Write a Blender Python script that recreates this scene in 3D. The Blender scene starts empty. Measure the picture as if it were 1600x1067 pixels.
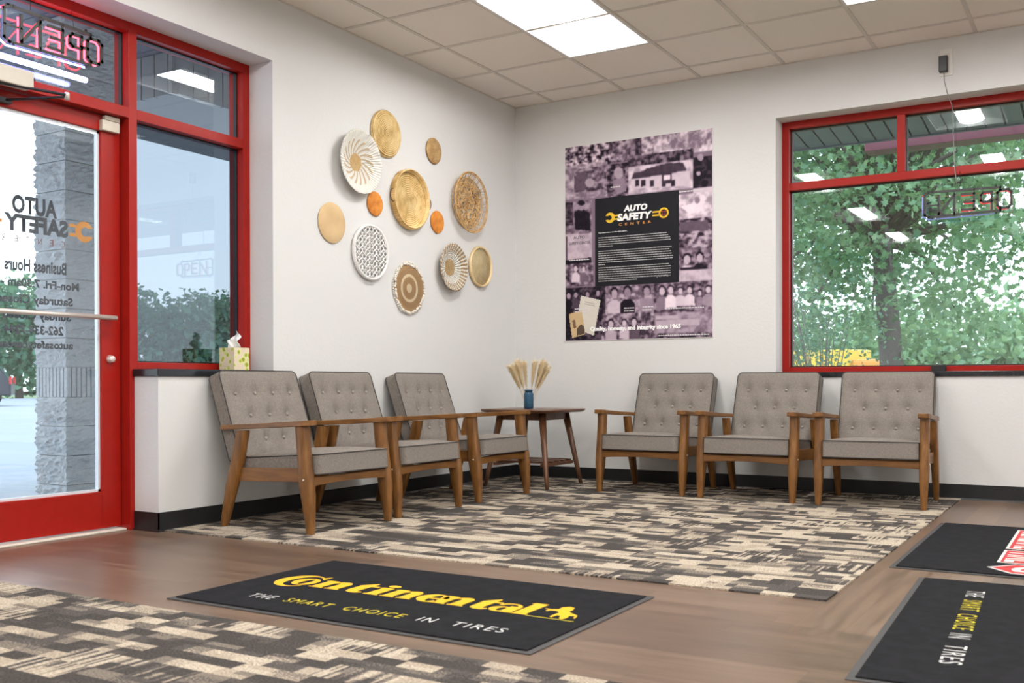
import bpy, math, random
import numpy as np
from mathutils import Vector, Matrix, Euler
random.seed(7); np.random.seed(7)
PI = math.pi
S = bpy.context.scene
C = S.collection

# ------------------------------------------------------------------ camera
cam_d = bpy.data.cameras.new('camera'); cam = bpy.data.objects.new('camera', cam_d); C.objects.link(cam)
CX, CY, CZ = 4.16369, -7.04782, 0.74426
yaw, pit, rol = 0.537147, -0.005285, -0.002182
F = Vector((-math.sin(yaw)*math.cos(pit), math.cos(yaw)*math.cos(pit), math.sin(pit)))
R = Vector((math.cos(yaw), math.sin(yaw), 0)); U = R.cross(F)
R2 = R*math.cos(rol)+U*math.sin(rol); U2 = U*math.cos(rol)-R*math.sin(rol)
mw = Matrix((R2, U2, -F)).transposed().to_4x4(); mw.translation = Vector((CX, CY, CZ))
cam.matrix_world = mw
cam_d.sensor_width = 36; cam_d.lens = 1584.55/1600*36; cam_d.shift_y = 75.0/1600
cam_d.clip_start = 0.05; cam_d.clip_end = 500
cam_d.dof.use_dof = True; cam_d.dof.focus_distance = 6.6; cam_d.dof.aperture_fstop = 5.0
S.camera = cam

# ------------------------------------------------------------------ sky, exposure
W = bpy.data.worlds.new('overcast_sky'); S.world = W; W.use_nodes = True
wn = W.node_tree; bg = wn.nodes['Background']
wtc = wn.nodes.new('ShaderNodeTexCoord'); wsx = wn.nodes.new('ShaderNodeSeparateXYZ'); wr = wn.nodes.new('ShaderNodeValToRGB')
wn.links.new(wtc.outputs['Generated'], wsx.inputs[0]); wn.links.new(wsx.outputs['Z'], wr.inputs[0])
wr.color_ramp.elements[0].position = 0.0; wr.color_ramp.elements[0].color = (0.86, 0.95, 1.0, 1)
wr.color_ramp.elements[1].position = 0.5; wr.color_ramp.elements[1].color = (0.66, 0.82, 1.0, 1)
wn.links.new(wr.outputs[0], bg.inputs['Color']); bg.inputs['Strength'].default_value = 3.0
S.view_settings.view_transform = 'Standard'; S.view_settings.look = 'None'
S.view_settings.exposure = 0.0; S.view_settings.gamma = 1.0; S.view_settings.use_curve_mapping = False
LAMP = 44.0          # emission of the ceiling fixtures' lenses

# ------------------------------------------------------------------ node helpers
class G:
    def __init__(s, name):
        s.m = bpy.data.materials.new(name); s.m.use_nodes = True; s.t = s.m.node_tree
        s.b = s.t.nodes['Principled BSDF']; s.out = s.t.nodes['Material Output']; s._tc = None
    def n(s, typ, **k):
        x = s.t.nodes.new(typ)
        for a, v in k.items(): setattr(x, a, v)
        return x
    def put(s, sock, v):
        if isinstance(v, bpy.types.NodeSocket): s.t.links.new(v, sock)
        else:
            if isinstance(v, tuple) and len(v) == 3 and sock.type == 'RGBA': v = v+(1,)
            sock.default_value = v
    def tc(s, which='Object'):
        if not s._tc: s._tc = s.n('ShaderNodeTexCoord')
        return s._tc.outputs[which]
    def xyz(s, v=None):
        x = s.n('ShaderNodeSeparateXYZ'); s.put(x.inputs[0], v or s.tc()); return x.outputs[0], x.outputs[1], x.outputs[2]
    def vec(s, x, y, z=0.0):
        c = s.n('ShaderNodeCombineXYZ')
        for i, v in enumerate((x, y, z)): s.put(c.inputs[i], v)
        return c.outputs[0]
    def ma(s, op, a, b=None, c=None):
        x = s.n('ShaderNodeMath', operation=op)
        for i, v in enumerate((a, b, c)):
            if v is not None: s.put(x.inputs[i], v)
        return x.outputs[0]
    def noise(s, scale, v=None, detail=3, rough=.5):
        x = s.n('ShaderNodeTexNoise'); s.put(x.inputs['Vector'], v or s.tc()); x.inputs['Scale'].default_value = scale
        x.inputs['Detail'].default_value = detail; x.inputs['Roughness'].default_value = rough; return x.outputs['Fac']
    def white(s, v):
        x = s.n('ShaderNodeTexWhiteNoise'); s.put(x.inputs['Vector'], v); return x.outputs['Value']
    def scalev(s, sx, sy, sz, v=None):
        x = s.n('ShaderNodeMapping'); s.put(x.inputs['Vector'], v or s.tc()); x.inputs['Scale'].default_value = (sx, sy, sz); return x.outputs[0]
    def mix(s, f, a, b, typ='MIX'):
        x = s.n('ShaderNodeMix', data_type='RGBA', blend_type=typ)
        s.put(x.inputs[0], f); s.put(x.inputs[6], a); s.put(x.inputs[7], b); return x.outputs[2]
    def ramp(s, f, stops, interp='LINEAR'):
        x = s.n('ShaderNodeValToRGB'); s.put(x.inputs[0], f); r = x.color_ramp; r.interpolation = interp
        while len(r.elements) < len(stops): r.elements.new(.5)
        for e, (p, c) in zip(r.elements, stops): e.position = p; e.color = (c+(1,)) if len(c) == 3 else c
        return x.outputs[0]
    def bump(s, h, strength=.3, dist=.01):
        x = s.n('ShaderNodeBump'); x.inputs['Strength'].default_value = strength; x.inputs['Distance'].default_value = dist
        s.put(x.inputs['Height'], h); s.t.links.new(x.outputs[0], s.b.inputs['Normal'])
    def set(s, color=None, rough=None, metal=None, **k):
        if color is not None: s.put(s.b.inputs['Base Color'], color)
        if rough is not None: s.put(s.b.inputs['Roughness'], rough)
        if metal is not None: s.put(s.b.inputs['Metallic'], metal)
        for a, v in k.items(): s.put(s.b.inputs[a.replace('_', ' ')], v)
        return s.m
_cache = {}
def plain(name, color, rough=.5, metal=0.0, noise=.06, **k):
    if name in _cache: return _cache[name]
    g = G(name); n = g.noise(30, detail=2)
    col = g.mix(n, tuple(c*(1-noise) for c in color), tuple(min(1, c*(1+noise)) for c in color))
    g.set(col, rough, metal, **k); _cache[name] = g.m; return g.m
def emis(name, color, strength):
    g = G(name); g.set((0, 0, 0) if strength > 1 else color, .5); g.put(g.b.inputs['Emission Color'], color); g.b.inputs['Emission Strength'].default_value = strength
    return g.m

# ------------------------------------------------------------------ mesh helpers
class MB:
    def __init__(s): s.v = []; s.f = []; s.mi = []; s.sm = []
    def add(s, vs, fs, mi=0, smooth=False, M=None):
        o = len(s.v)
        s.v += [tuple(M @ Vector(v)) if M else tuple(v) for v in vs]
        s.f += [tuple(i+o for i in f) for f in fs]; s.mi += [mi]*len(fs); s.sm += [smooth]*len(fs); return s
    def box(s, x0, x1, y0, y1, z0, z1, mi=0, M=None):
        x0, x1 = sorted((x0, x1)); y0, y1 = sorted((y0, y1)); z0, z1 = sorted((z0, z1))
        v = [(x, y, z) for z in (z0, z1) for y in (y0, y1) for x in (x0, x1)]
        return s.add(v, [(0,2,3,1),(4,5,7,6),(0,1,5,4),(2,6,7,3),(0,4,6,2),(1,3,7,5)], mi, False, M)
    def tube(s, pts, r, n=8, mi=0, closed=False, cap=True, M=None):
        pts = [Vector(p) for p in pts]; m = len(pts); rs = r if isinstance(r, (list, tuple)) else [r]*m
        vs = []; up = None
        for i, p in enumerate(pts):
            a = pts[(i-1) % m] if (closed or i > 0) else p; b = pts[(i+1) % m] if (closed or i < m-1) else p
            t = (b-a).normalized()
            if up is None: up = Vector((0, 0, 1)) if abs(t.z) < .9 else Vector((1, 0, 0))
            u = (up-t*up.dot(t))
            if u.length < 1e-6: u = t.orthogonal()
            u.normalize(); w = t.cross(u); up = u
            for k in range(n):
                an = 2*PI*k/n; vs.append(p+(u*math.cos(an)+w*math.sin(an))*rs[i])
        fs = []
        for i in range(m if closed else m-1):
            for k in range(n):
                a = i*n+k; b = i*n+(k+1) % n; c = ((i+1) % m)*n+(k+1) % n; d = ((i+1) % m)*n+k; fs.append((a, b, c, d))
        if cap and not closed: fs.append(tuple(range(n-1, -1, -1))); fs.append(tuple((m-1)*n+k for k in range(n)))
        return s.add(vs, fs, mi, True, M)
    def lathe(s, prof, n=48, mi=0, M=None, wob=None):
        vs = []; fs = []; m = len(prof)
        for k in range(n):
            a = 2*PI*k/n
            for (r, z) in prof:
                rr = r*(wob(a, r) if wob else 1); vs.append((rr*math.cos(a), rr*math.sin(a), z))
        for k in range(n):
            for i in range(m-1):
                a = k*m+i; b = ((k+1) % n)*m+i
                if prof[i][0] < 1e-7 and prof[i+1][0] < 1e-7: continue
                fs.append((a, b, b+1, a+1))
        return s.add(vs, fs, mi, True, M)
    def prism(s, poly, z0, z1, mi=0, M=None):
        n = len(poly); vs = [(x, y, z0) for x, y in poly]+[(x, y, z1) for x, y in poly]
        fs = [tuple(range(n-1, -1, -1)), tuple(range(n, 2*n))]+[(i, (i+1) % n, n+(i+1) % n, n+i) for i in range(n)]
        return s.add(vs, fs, mi, False, M)
    def build(s, name, mat, parent=None, bevel=0, seg=2):
        me = bpy.data.meshes.new(name); me.from_pydata(s.v, [], s.f)
        for m in (mat if isinstance(mat, (list, tuple)) else [mat]): me.materials.append(m)
        me.polygons.foreach_set('material_index', s.mi); me.polygons.foreach_set('use_smooth', s.sm); me.update()
        o = bpy.data.objects.new(name, me); C.objects.link(o)
        if parent: o.parent = parent
        if bevel:
            b = o.modifiers.new('bevel', 'BEVEL'); b.width = bevel; b.segments = seg; b.limit_method = 'ANGLE'; b.angle_limit = .6
        return o
def tag(o, label=None, cat=None, group=None, kind=None):
    for k, v in (('label', label), ('category', cat), ('group', group), ('kind', kind)):
        if v: o[k] = v
    return o
def thing(name, label, cat, loc=(0, 0, 0), rz=0, group=None):
    o = bpy.data.objects.new(name, None); C.objects.link(o); o.location = loc; o.rotation_euler = (0, 0, rz); o.empty_display_size = .1
    return tag(o, label, cat, group)
def copy_tree(o, parent=None):
    kids = [x for x in C.objects if x.parent == o]
    c = o.copy(); C.objects.link(c); c.parent = parent
    for k in kids: copy_tree(k, c)
    return c
def XF(o, x, y):            # frame with origin o, x axis and y axis
    x = Vector(x).normalized(); y = Vector(y).normalized(); z = x.cross(y)
    m = Matrix((x, y, z)).transposed().to_4x4(); m.translation = Vector(o); return m
def text(name, body, M, x0, y0, w, h, mat, parent, bold=0.0, shear=0.0, space=1.0, ext=.0006, label=None, align=None):
    cu = bpy.data.curves.new('t', 'FONT'); cu.body = body; cu.size = 1; cu.offset = bold; cu.shear = shear; cu.space_character = space; cu.resolution_u = 3
    if align: cu.align_x = align
    to = bpy.data.objects.new('t', cu); C.objects.link(to)
    dg = bpy.context.evaluated_depsgraph_get(); me = bpy.data.meshes.new_from_object(to.evaluated_get(dg))
    bpy.data.objects.remove(to); bpy.data.curves.remove(cu)
    vs = np.array([v.co[:] for v in me.vertices]); mn = vs.min(0); mx = vs.max(0)
    sx = w/(mx[0]-mn[0]) if w else h/(mx[1]-mn[1]); sy = h/(mx[1]-mn[1]) if h else sx
    det = M.to_3x3().determinant() if True else 1
    for v in me.vertices:
        v.co = M @ Vector(((v.co.x-mn[0])*sx+x0, (v.co.y-mn[1])*sy+y0, ext))
    me.name = name; me.materials.clear(); me.materials.append(mat)
    o = bpy.data.objects.new(name, me); C.objects.link(o)
    if parent: o.parent = parent
    if label: o['label'] = label
    return o

# ------------------------------------------------------------------ materials
def m_wall():
    g = G('painted_wall'); n = g.noise(55, detail=5, rough=.6); n2 = g.noise(9, detail=2)
    g.bump(g.ma('ADD', n, g.ma('MULTIPLY', n2, .6)), .14, .010); return g.set((.70, .70, .69), .62)
WALL = m_wall()
def m_tile():
    g = G('ceiling_tile'); n = g.noise(160, detail=2); g.bump(n, .25, .004)
    return g.set(g.mix(n, (.82, .76, .695), (.90, .845, .78)), .9)
TILE = m_tile()
GRID = plain('grid_white', (.66, .61, .55), .5)
BASE = plain('black_vinyl', (.012, .013, .014), .35)
SILL = plain('black_sill', (.012, .013, .016), .18)
def m_red():
    g = G('red_enamel'); n = g.noise(20); return g.set(g.mix(n, (.31, .009, .005), (.38, .014, .008)), .33, Specular_IOR_Level=.25)
RED = m_red()
def m_planks():
    g = G('wood_plank_floor'); x, y, z = g.xyz()
    sw = g.ma('MULTIPLY', g.ma('GREATER_THAN', x, 3.31), g.ma('GREATER_THAN', y, -4.02))
    def sel(a, b): return g.ma('ADD', g.ma('MULTIPLY', g.ma('SUBTRACT', 1.0, sw), a), g.ma('MULTIPLY', sw, b))
    u = sel(x, y); v = sel(y, g.ma('SUBTRACT', x, 3.31))
    row = g.ma('FLOOR', g.ma('DIVIDE', v, .152)); off = g.white(g.vec(row, 3.0))
    col = g.ma('FLOOR', g.ma('ADD', g.ma('DIVIDE', u, 1.22), off)); rnd = g.white(g.vec(row, col, 1.0))
    fv = g.ma('FRACT', g.ma('DIVIDE', v, .152)); fu = g.ma('FRACT', g.ma('ADD', g.ma('DIVIDE', u, 1.22), off))
    seam = g.ma('MAXIMUM', g.ma('LESS_THAN', fv, .012), g.ma('LESS_THAN', fu, .0016))
    gv = g.vec(g.ma('MULTIPLY', u, 1.4), g.ma('MULTIPLY', v, 26.0), g.ma('MULTIPLY', rnd, 30.0))
    gr = g.noise(1.6, gv, 5, .62); gv2 = g.vec(g.ma('MULTIPLY', u, 2.2), g.ma('MULTIPLY', v, 9.0), g.ma('MULTIPLY', rnd, 50.0)); g2 = g.noise(1.0, gv2, 3)
    f = g.ma('ADD', g.ma('MULTIPLY', gr, .62), g.ma('ADD', g.ma('MULTIPLY', g2, .28), g.ma('MULTIPLY', rnd, .16)))
    c = g.ramp(f, [(.28, (.070, .041, .027)), (.50, (.138, .088, .058)), (.72, (.225, .150, .103))])
    c = g.mix(g.ma('MULTIPLY', seam, .55), c, (.05, .035, .028)); g.bump(gr, .05, .002)
    return g.set(c, g.ma('ADD', .24, g.ma('MULTIPLY', gr, .14)))
PLANK = m_planks()
def m_carpet():
    g = G('patterned_carpet'); x, y, z = g.xyz()
    def layer(h, l, seed):
        r = g.ma('FLOOR', g.ma('DIVIDE', y, h)); o = g.white(g.vec(r, seed))
        c = g.ma('FLOOR', g.ma('ADD', g.ma('DIVIDE', x, l), g.ma('MULTIPLY', o, 3.0)))
        return g.white(g.vec(r, c, seed)), r, c
    a, r, c = layer(.058, .115, 1.0); b, r2, c2 = layer(.116, .23, 5.0); d, r3, c3 = layer(.029, .26, 9.0)
    v = g.ma('ADD', g.ma('MULTIPLY', a, .58), g.ma('ADD', g.ma('MULTIPLY', b, .40), g.ma('MULTIPLY', d, .12)))
    stripe = g.ma('MULTIPLY', g.ma('GREATER_THAN', g.white(g.vec(c2, r2, 2.0)), .82), g.ma('MULTIPLY', g.ma('SUBTRACT', g.white(g.vec(g.ma('FLOOR', g.ma('DIVIDE', x, .010)), r2)), .5), .55))
    sp = g.noise(150, detail=3, rough=.7); sp2 = g.noise(45, detail=3)
    v = g.ma('ADD', v, g.ma('ADD', stripe, g.ma('MULTIPLY', g.ma('SUBTRACT', sp, .5), .22)))
    col = g.ramp(v, [(.0, (.068, .061, .057)), (.38, (.098, .088, .082)), (.50, (.21, .180, .152)), (.60, (.42, .355, .28)), (.74, (.52, .45, .36))], 'CONSTANT')
    col = g.mix(g.ramp(sp, [(.36, (0, 0, 0)), (.64, (1, 1, 1))]), g.mix(1.0, col, (.52, .52, .52), 'MULTIPLY'), g.mix(1.0, col, (1.30, 1.28, 1.24), 'MULTIPLY'))
    g.bump(g.ma('ADD', sp, sp2), .7, .004); return g.set(col, .95, Specular_IOR_Level=.12)
CARPET = m_carpet()
def m_fabric():
    g = G('grey_fabric'); x, y, z = g.xyz(); n = g.noise(300, detail=2); n2 = g.noise(1.0, g.scalev(60, 60, 420), 3); n3 = g.noise(1.0, g.scalev(420, 90, 60), 3)
    f = g.ma('ADD', g.ma('MULTIPLY', n, .3), g.ma('ADD', g.ma('MULTIPLY', n2, .35), g.ma('MULTIPLY', n3, .35)))
    g.bump(f, .2, .001); return g.set(g.ramp(f, [(.3, (.145, .126, .109)), (.5, (.222, .196, .172)), (.72, (.32, .287, .255))]), .92, Specular_IOR_Level=.2)
FAB = m_fabric()
PIPE = plain('dark_piping', (.05, .045, .042), .8)
def m_wood(name, c1, c2, c3, rough=.38, sc=(38, 38, 6)):
    g = G(name); n = g.noise(1.0, g.scalev(*sc), 4, .6); n2 = g.noise(5)
    f = g.ma('ADD', g.ma('MULTIPLY', n, .75), g.ma('MULTIPLY', n2, .25)); g.bump(n, .08, .001)
    return g.set(g.ramp(f, [(.32, c1), (.5, c2), (.70, c3)]), rough)
WC = ((.105, .040, .009), (.195, .082, .018), (.285, .128, .034))
WOOD = m_wood('honey_walnut', *WC); WOODY = m_wood('honey_walnut_along', *WC, sc=(38, 5, 38)); WOODX = m_wood('honey_walnut_across', *WC, sc=(5, 38, 38))
WOOD2 = m_wood('walnut_brown', (.075, .029, .013), (.125, .052, .024), (.185, .083, .042), .33)
WOOD2X = m_wood('walnut_brown_top', (.075, .029, .013), (.125, .052, .024), (.185, .083, .042), .33, (5, 38, 38))
WHITE = plain('white_plastic', (.78, .77, .73), .4)
STEEL = plain('brushed_steel', (.72, .66, .60), .38, .6)
DARKM = plain('dark_metal', (.035, .035, .037), .38, .6)
BLACK = plain('black_plastic', (.012, .012, .013), .4)
CREAM = plain('beige_plastic', (.62, .57, .48), .45)
def m_glass(name, tint, refl=1.0):
    g = G(name); t = g.t; t.nodes.remove(g.b)
    tr = g.n('ShaderNodeBsdfTransparent'); tr.inputs[0].default_value = tint+(1,)
    gl = g.n('ShaderNodeBsdfGlossy'); gl.inputs['Roughness'].default_value = .0; gl.inputs['Color'].default_value = (.95, .97, 1, 1)
    ge = g.n('ShaderNodeNewGeometry'); dt = g.n('ShaderNodeVectorMath', operation='DOT_PRODUCT'); t.links.new(ge.outputs['Normal'], dt.inputs[0]); t.links.new(ge.outputs['Incoming'], dt.inputs[1])
    fz = g.ma('ADD', .04, g.ma('MULTIPLY', .96, g.ma('POWER', g.ma('SUBTRACT', 1.0, g.ma('ABSOLUTE', dt.outputs['Value'])), 5.0)))
    mx = g.n('ShaderNodeMixShader'); f = g.ma('MULTIPLY', fz, refl)
    t.links.new(f, mx.inputs[0]); t.links.new(tr.outputs[0], mx.inputs[1]); t.links.new(gl.outputs[0], mx.inputs[2]); t.links.new(mx.outputs[0], g.out.inputs[0]); return g.m
GL_DOOR = m_glass('clear_glass', (.955, .97, .97), 1.3)
GL_TINT = m_glass('tinted_glass', (.50, .53, .56), 1.5)
GL_WIN = m_glass('window_glass', (.95, .955, .965), 1.6)

# ------------------------------------------------------------------ ROOM SHELL
H = 2.97; XR = 8.2; YN = -10.6
OY0, OY1, OZ = -4.66, -2.738, 2.605       # storefront opening in the left wall
LWY = -3.555; SZ = 0.826                  # low wall under the side window, sill height
WX0, WX1, WZ0, WZ1 = 2.118, 4.56, 0.822, 2.60
def struct(mb, name, mat, bevel=0, parent=None):
    o = mb.build(name, mat, parent, bevel)
    if not parent: o['kind'] = 'structure'
    return o
struct(MB().box(-.3, XR+.3, YN-.3, .3, -.15, 0), 'floor', PLANK)
m = MB(); m.box(-.3, 0, YN, OY0, 0, 3.3); m.box(-.3, 0, OY1, .3, 0, 3.3); m.box(-.3, 0, OY0, OY1, OZ, 3.3); m.box(-.3, 0, LWY, OY1, 0, SZ-.038)
struct(m, 'wall_left', WALL)
m = MB(); m.box(0, WX0, 0, .3, 0, 3.3); m.box(WX1, XR+.3, 0, .3, 0, 3.3); m.box(WX0, WX1, 0, .3, WZ1, 3.3); m.box(WX0, WX1, 0, .3, 0, WZ0-.034)
struct(m, 'wall_back', WALL)
struct(MB().box(XR, XR+.3, YN, 0, 0, 3.3), 'wall_right', WALL)
struct(MB().box(-.3, XR+.3, YN-.3, YN, 0, 3.3), 'wall_front', WALL)
# ceiling: tiles on a T-bar grid, openings where fixtures sit
T = .6096; GX0 = .35-T; GY0 = -.29
troffers = [(x, y) for x in (.35+T, .35+4*T, .35+7*T, .35+10*T) for y in (GY0-T-2*T, GY0-T-6*T, GY0-T-10*T, GY0-T-14*T)]
cells = {(round((x-GX0)/T), round((GY0-y)/T)-1-k) for x, y in troffers for k in (0, 1)}
m = MB()
for i in range(0, 15):
    for j in range(-1, 18):
        x0 = max(0, GX0+i*T); x1 = min(XR, GX0+(i+1)*T); y1 = min(0, GY0-j*T); y0 = max(YN, GY0-(j+1)*T)
        if x1-x0 < .01 or y1-y0 < .01 or (i, j) in cells: continue
        m.box(x0, x1, y0, y1, H, H+.015)
for i in range(1, 15):
    x = GX0+i*T
    if 0 < x < XR: m.box(x-.012, x+.012, YN, 0, H-.006, H+.001, 1)
for j in range(0, 18):
    y = GY0-j*T
    if YN < y < 0: m.box(0, XR, y-.012, y+.012, H-.0055, H+.0005, 1)
m.box(0, XR, -.012, 0, H-.006, H+.001, 1); m.box(0, .012, YN, 0, H-.006, H+.001, 1)
m.box(-.3, XR+.3, YN-.3, .3, 3.3, 3.4, 0)
struct(m, 'ceiling', [TILE, GRID])
# baseboards
BH = .097
def bb(name, segs):
    m = MB()
    for a, b, nrm in segs:
        a = Vector(a); b = Vector(b); n = Vector(nrm)
        prof = [(0, 0), (.014, 0), (.012, .006), (.006, .012), (.006, BH), (0, BH)]
        vs = [(p.x+n.x*d, p.y+n.y*d, z) for p in (a, b) for d, z in prof]; k = len(prof)
        m.add(vs, [(i, (i+1) % k, k+(i+1) % k, k+i) for i in range(k)]+[tuple(range(k-1, -1, -1)), tuple(range(k, 2*k))])
    return struct(m, name, BASE)
bb('baseboard_left', [((0, LWY-.006), (0, 0), (1, 0)), ((-.18, LWY), (.006, LWY), (0, -1))])
bb('baseboard_back', [((0, 0), (XR, 0), (0, -1))])
bb('baseboard_front', [((XR, YN), (0, YN), (0, 1))])
bb('baseboard_right', [((XR, 0), (XR, YN), (-1, 0))])
# black window sills
struct(MB().box(-.18, .012, LWY-.012, OY1, SZ-.038, SZ), 'trim_1', SILL, .003)
struct(MB().box(WX0, WX1, -.012, .155, WZ0-.034, WZ0), 'trim_2', SILL, .003)
struct(MB().box(-.31, -.205, -4.60, -3.585, 0, .011), 'trim_3', plain('threshold_aluminium', (.80, .74, .64), .4), .003)

# inlaid carpets
tag(MB().box(.0065, 3.315, -3.53, -.0065, .0002, .007).build('carpet', CARPET), 'cream, taupe and charcoal block patterned carpet inlaid under the armchairs in the corner', 'carpet')
tag(MB().box(.30, 5.2, -7.6, -4.765, .0002, .007).build('carpet', CARPET), 'cream and charcoal block patterned carpet in the near left foreground before the long mat', 'carpet')

# ------------------------------------------------------------------ STOREFRONT (left): side window, door, closer
FX0, FX1 = -.294, -.18; w = .05
win = bpy.data.objects.new('window_1', None); C.objects.link(win); win['kind'] = 'structure'
m = MB()
m.box(FX0, FX1, OY1-.052, OY1, SZ, OZ)            # right jamb
m.box(FX0, FX1, -3.582, -3.532, 0, OZ)            # mullion down to the floor
m.box(FX0, FX1, OY0, OY0+.05, 0, OZ)              # far jamb
m.box(FX0, FX1, OY0+.05, -3.582, OZ-.05, OZ); m.box(FX0, FX1, -3.532, OY1-.052, OZ-.05, OZ)     # head
m.box(FX0, FX1, OY0+.05, -3.582, 2.112, 2.166); m.box(FX0, FX1, -3.532, OY1-.052, 2.112, 2.166)   # transom bar
m.box(FX0, FX1, -3.532, OY1-.052, SZ, SZ+.036)    # bottom rail
m.box(FX0, FX1, -3.532, LWY, 0, SZ)   # (frame stile beside low wall)
m.build('window_frame', RED, win, .002)
m = MB()                                          # dark gaskets
def gasket(m, x, y0, y1, z0, z1, t=.008):
    m.box(x-.012, x+.012, y0, y0+t, z0, z1); m.box(x-.012, x+.012, y1-t, y1, z0, z1); m.box(x-.012, x+.012, y0, y1, z0, z0+t); m.box(x-.012, x+.012, y0, y1, z1-t, z1)
lights = [(-3.532, OY1-.052, SZ+.036, 2.112), (-3.532, OY1-.052, 2.166, OZ-.05), (OY0+.05, -3.582, 2.166, OZ-.05)]
for a in lights: gasket(m, -.24, *a)
m.build('gasket', BLACK, win)
for a, g_ in zip(lights, (GL_TINT, GL_WIN, GL_WIN)):
    MB().box(-.243, -.237, a[0]+.002, a[1]-.002, a[2]+.002, a[3]-.002).build('glass_pane', g_, win)

door = bpy.data.objects.new('door_1', None); C.objects.link(door); door['kind'] = 'structure'
DX0, DX1 = -.290, -.245; DY0, DY1 = -4.605, -3.588; DZ0, DZ1 = .018, 2.108
gy0, gy1, gz0, gz1 = -4.49, -3.700, .205, 2.030
m = MB(); m.box(DX0, DX1, gy1, DY1, DZ0, DZ1); m.box(DX0, DX1, DY0, gy0, DZ0, DZ1); m.box(DX0, DX1, gy0, gy1, DZ0, gz0); m.box(DX0, DX1, gy0, gy1, gz1, DZ1)
m.build('door_frame', RED, door, .003)
m = MB()                                          # bright aluminium glazing stops
for a in ((gy0, gy0+.012, gz0, gz1), (gy1-.012, gy1, gz0, gz1), (gy0, gy1, gz0, gz0+.012), (gy0, gy1, gz1-.014, gz1)): m.box(-.284, -.262, *a)
m.build('glazing_stop', plain('bright_aluminium', (.80, .84, .90), .35, .2), door)
MB().box(-.271, -.265, gy0+.004, gy1-.004, gz0+.004, gz1-.004).build('glass_pane', GL_DOOR, door)
m = MB(); m.tube([(-.185, -4.50, 1.083), (-.185, -3.66, 1.083)], .0125, 12); m.tube([(-.185, -3.672, 1.083), (-.246, -3.672, 1.083)], .010, 10); m.tube([(-.185, -4.49, 1.083), (-.246, -4.49, 1.083)], .010, 10)
tag(m.build('push_bar', STEEL, door), 'brushed metal push bar')
m = MB(); m.lathe([(0, .03), (.013, .03), (.017, .026), (.019, .006), (.021, 0), (0, 0)], 20, 0, XF((-.245, -3.655, .876), (0, 1, 0), (0, 0, 1)))
m.build('lock', STEEL, door)
# door closer on the transom bar
cl = thing('door_closer', 'beige door closer with dark folding arm mounted above the red glass door', 'door closer', (-.18, -4.3, 2.11))
MB().box(0.0005, .07, -.14, .142, -.006, .072).build('body', CREAM, cl, .006)
m = MB(); m.tube([(.045, -.04, -.012), (.085, .30, .004)], .007, 8); m.tube([(.085, .30, -.004), (-.04, .07, -.055)], .006, 8)
m.box(.03, .06, -.06, -.02, -.022, -.004); m.box(-.0645, -.035, .02, .10, -.068, -.045); m.build('arm', DARKM, cl)
MB().lathe([(0, .016), (.010, .016), (.012, .012), (.012, -.018), (0, -.018)], 14, 0, Matrix.Translation((.085, .30, .0))).build('arm_joint', STEEL, cl)
# alarm contact at the door corner
ac = thing('door_contact_sensor', 'small cream two-piece alarm contact at the top corner of the red door', 'sensor', (-.245, -3.66, 2.03))
MB().box(.0005, .028, -.052, .052, .0, .052).build('magnet', CREAM, ac, .004)
MB().box(.0005, .026, -.035, .055, .055, .078).build('switch', CREAM, ac, .004)

# vinyl lettering on the door glass, facing outside (reads mirrored from inside)
INK = plain('dark_vinyl', (.022, .028, .045), .5); ORG = plain('orange_vinyl', (.62, .24, .012), .5)
Md = XF((-.2722, -3.90, 0), (0, -1, 0), (0, 0, 1))
dec = thing('door_lettering', 'dark and orange mirrored shop lettering with opening hours on the door glass', 'sign', (0, 0, 0))
text('auto_text', 'AUTO', Md, .030, 1.553, .235, .088, INK, dec, bold=.045, space=1.05)
text('safety_text', 'SAFETY', Md, -.030, 1.467, .335, .084, INK, dec, bold=.05)
for q, l_ in enumerate('CENTER'): text('center_letter', l_, Md, -.012+q*.062, 1.418, .020, .030, plain('maroon_vinyl', (.22, .03, .02), .5), dec)
def wrench(M, cx, cy, s, mat, parent, flip=1, z0=.0003, z1=.0011):
    # open-ended jaw centred at (cx,cy), handle running towards +flip
    pts = []
    for k in range(25):
        a = math.radians(215+ (360-70)*k/24 - 360 + 0)
        a = math.radians(215 - 290*k/24) if True else a
        pts.append((cx+flip*s*math.cos(a), cy+s*math.sin(a)))
    inner = []
    for k in range(13):
        a = math.radians(-60+ (300-180)*k/12); inner.append((cx+flip*(s*.45*math.cos(a)-s*.12), cy+s*.45*math.sin(a)))
    outer = [(cx+flip*s*math.cos(math.radians(a)), cy+s*math.sin(math.radians(a))) for a in range(140, -141, -14)]
    inn = [(cx+flip*(s*.46*math.cos(math.radians(a))-.10*s), cy+s*.46*math.sin(math.radians(a))) for a in range(-130, 131, 20)]
    outer = outer+[(cx-flip*s*.95, cy-s*.42)]+inn+[(cx-flip*s*.95, cy+s*.42)]
    m = MB(); m.prism(outer, z0, z1, 0, M)
    return m
wm = wrench(Md, -.122, 1.510, .052, ORG, dec); wm.box(-.075, -.038, 1.480, 1.496, .0003, .001, 0, Md); wm.box(-.075, -.038, 1.526, 1.542, .0003, .001, 0, Md)
wm2 = MB(); wm2.box(.315, .37, 1.500, 1.517, .0003, .001, 0, Md); wm2.lathe([(.036, .0003), (.06, .0003), (.06, .001), (.036, .001), (.036, .0003)], 30, 0, Md @ Matrix.Translation((.42, 1.508, 0)))
wm.build('wrench_emblem', ORG, dec); wm2.build('ring_emblem', ORG, dec)
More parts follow.
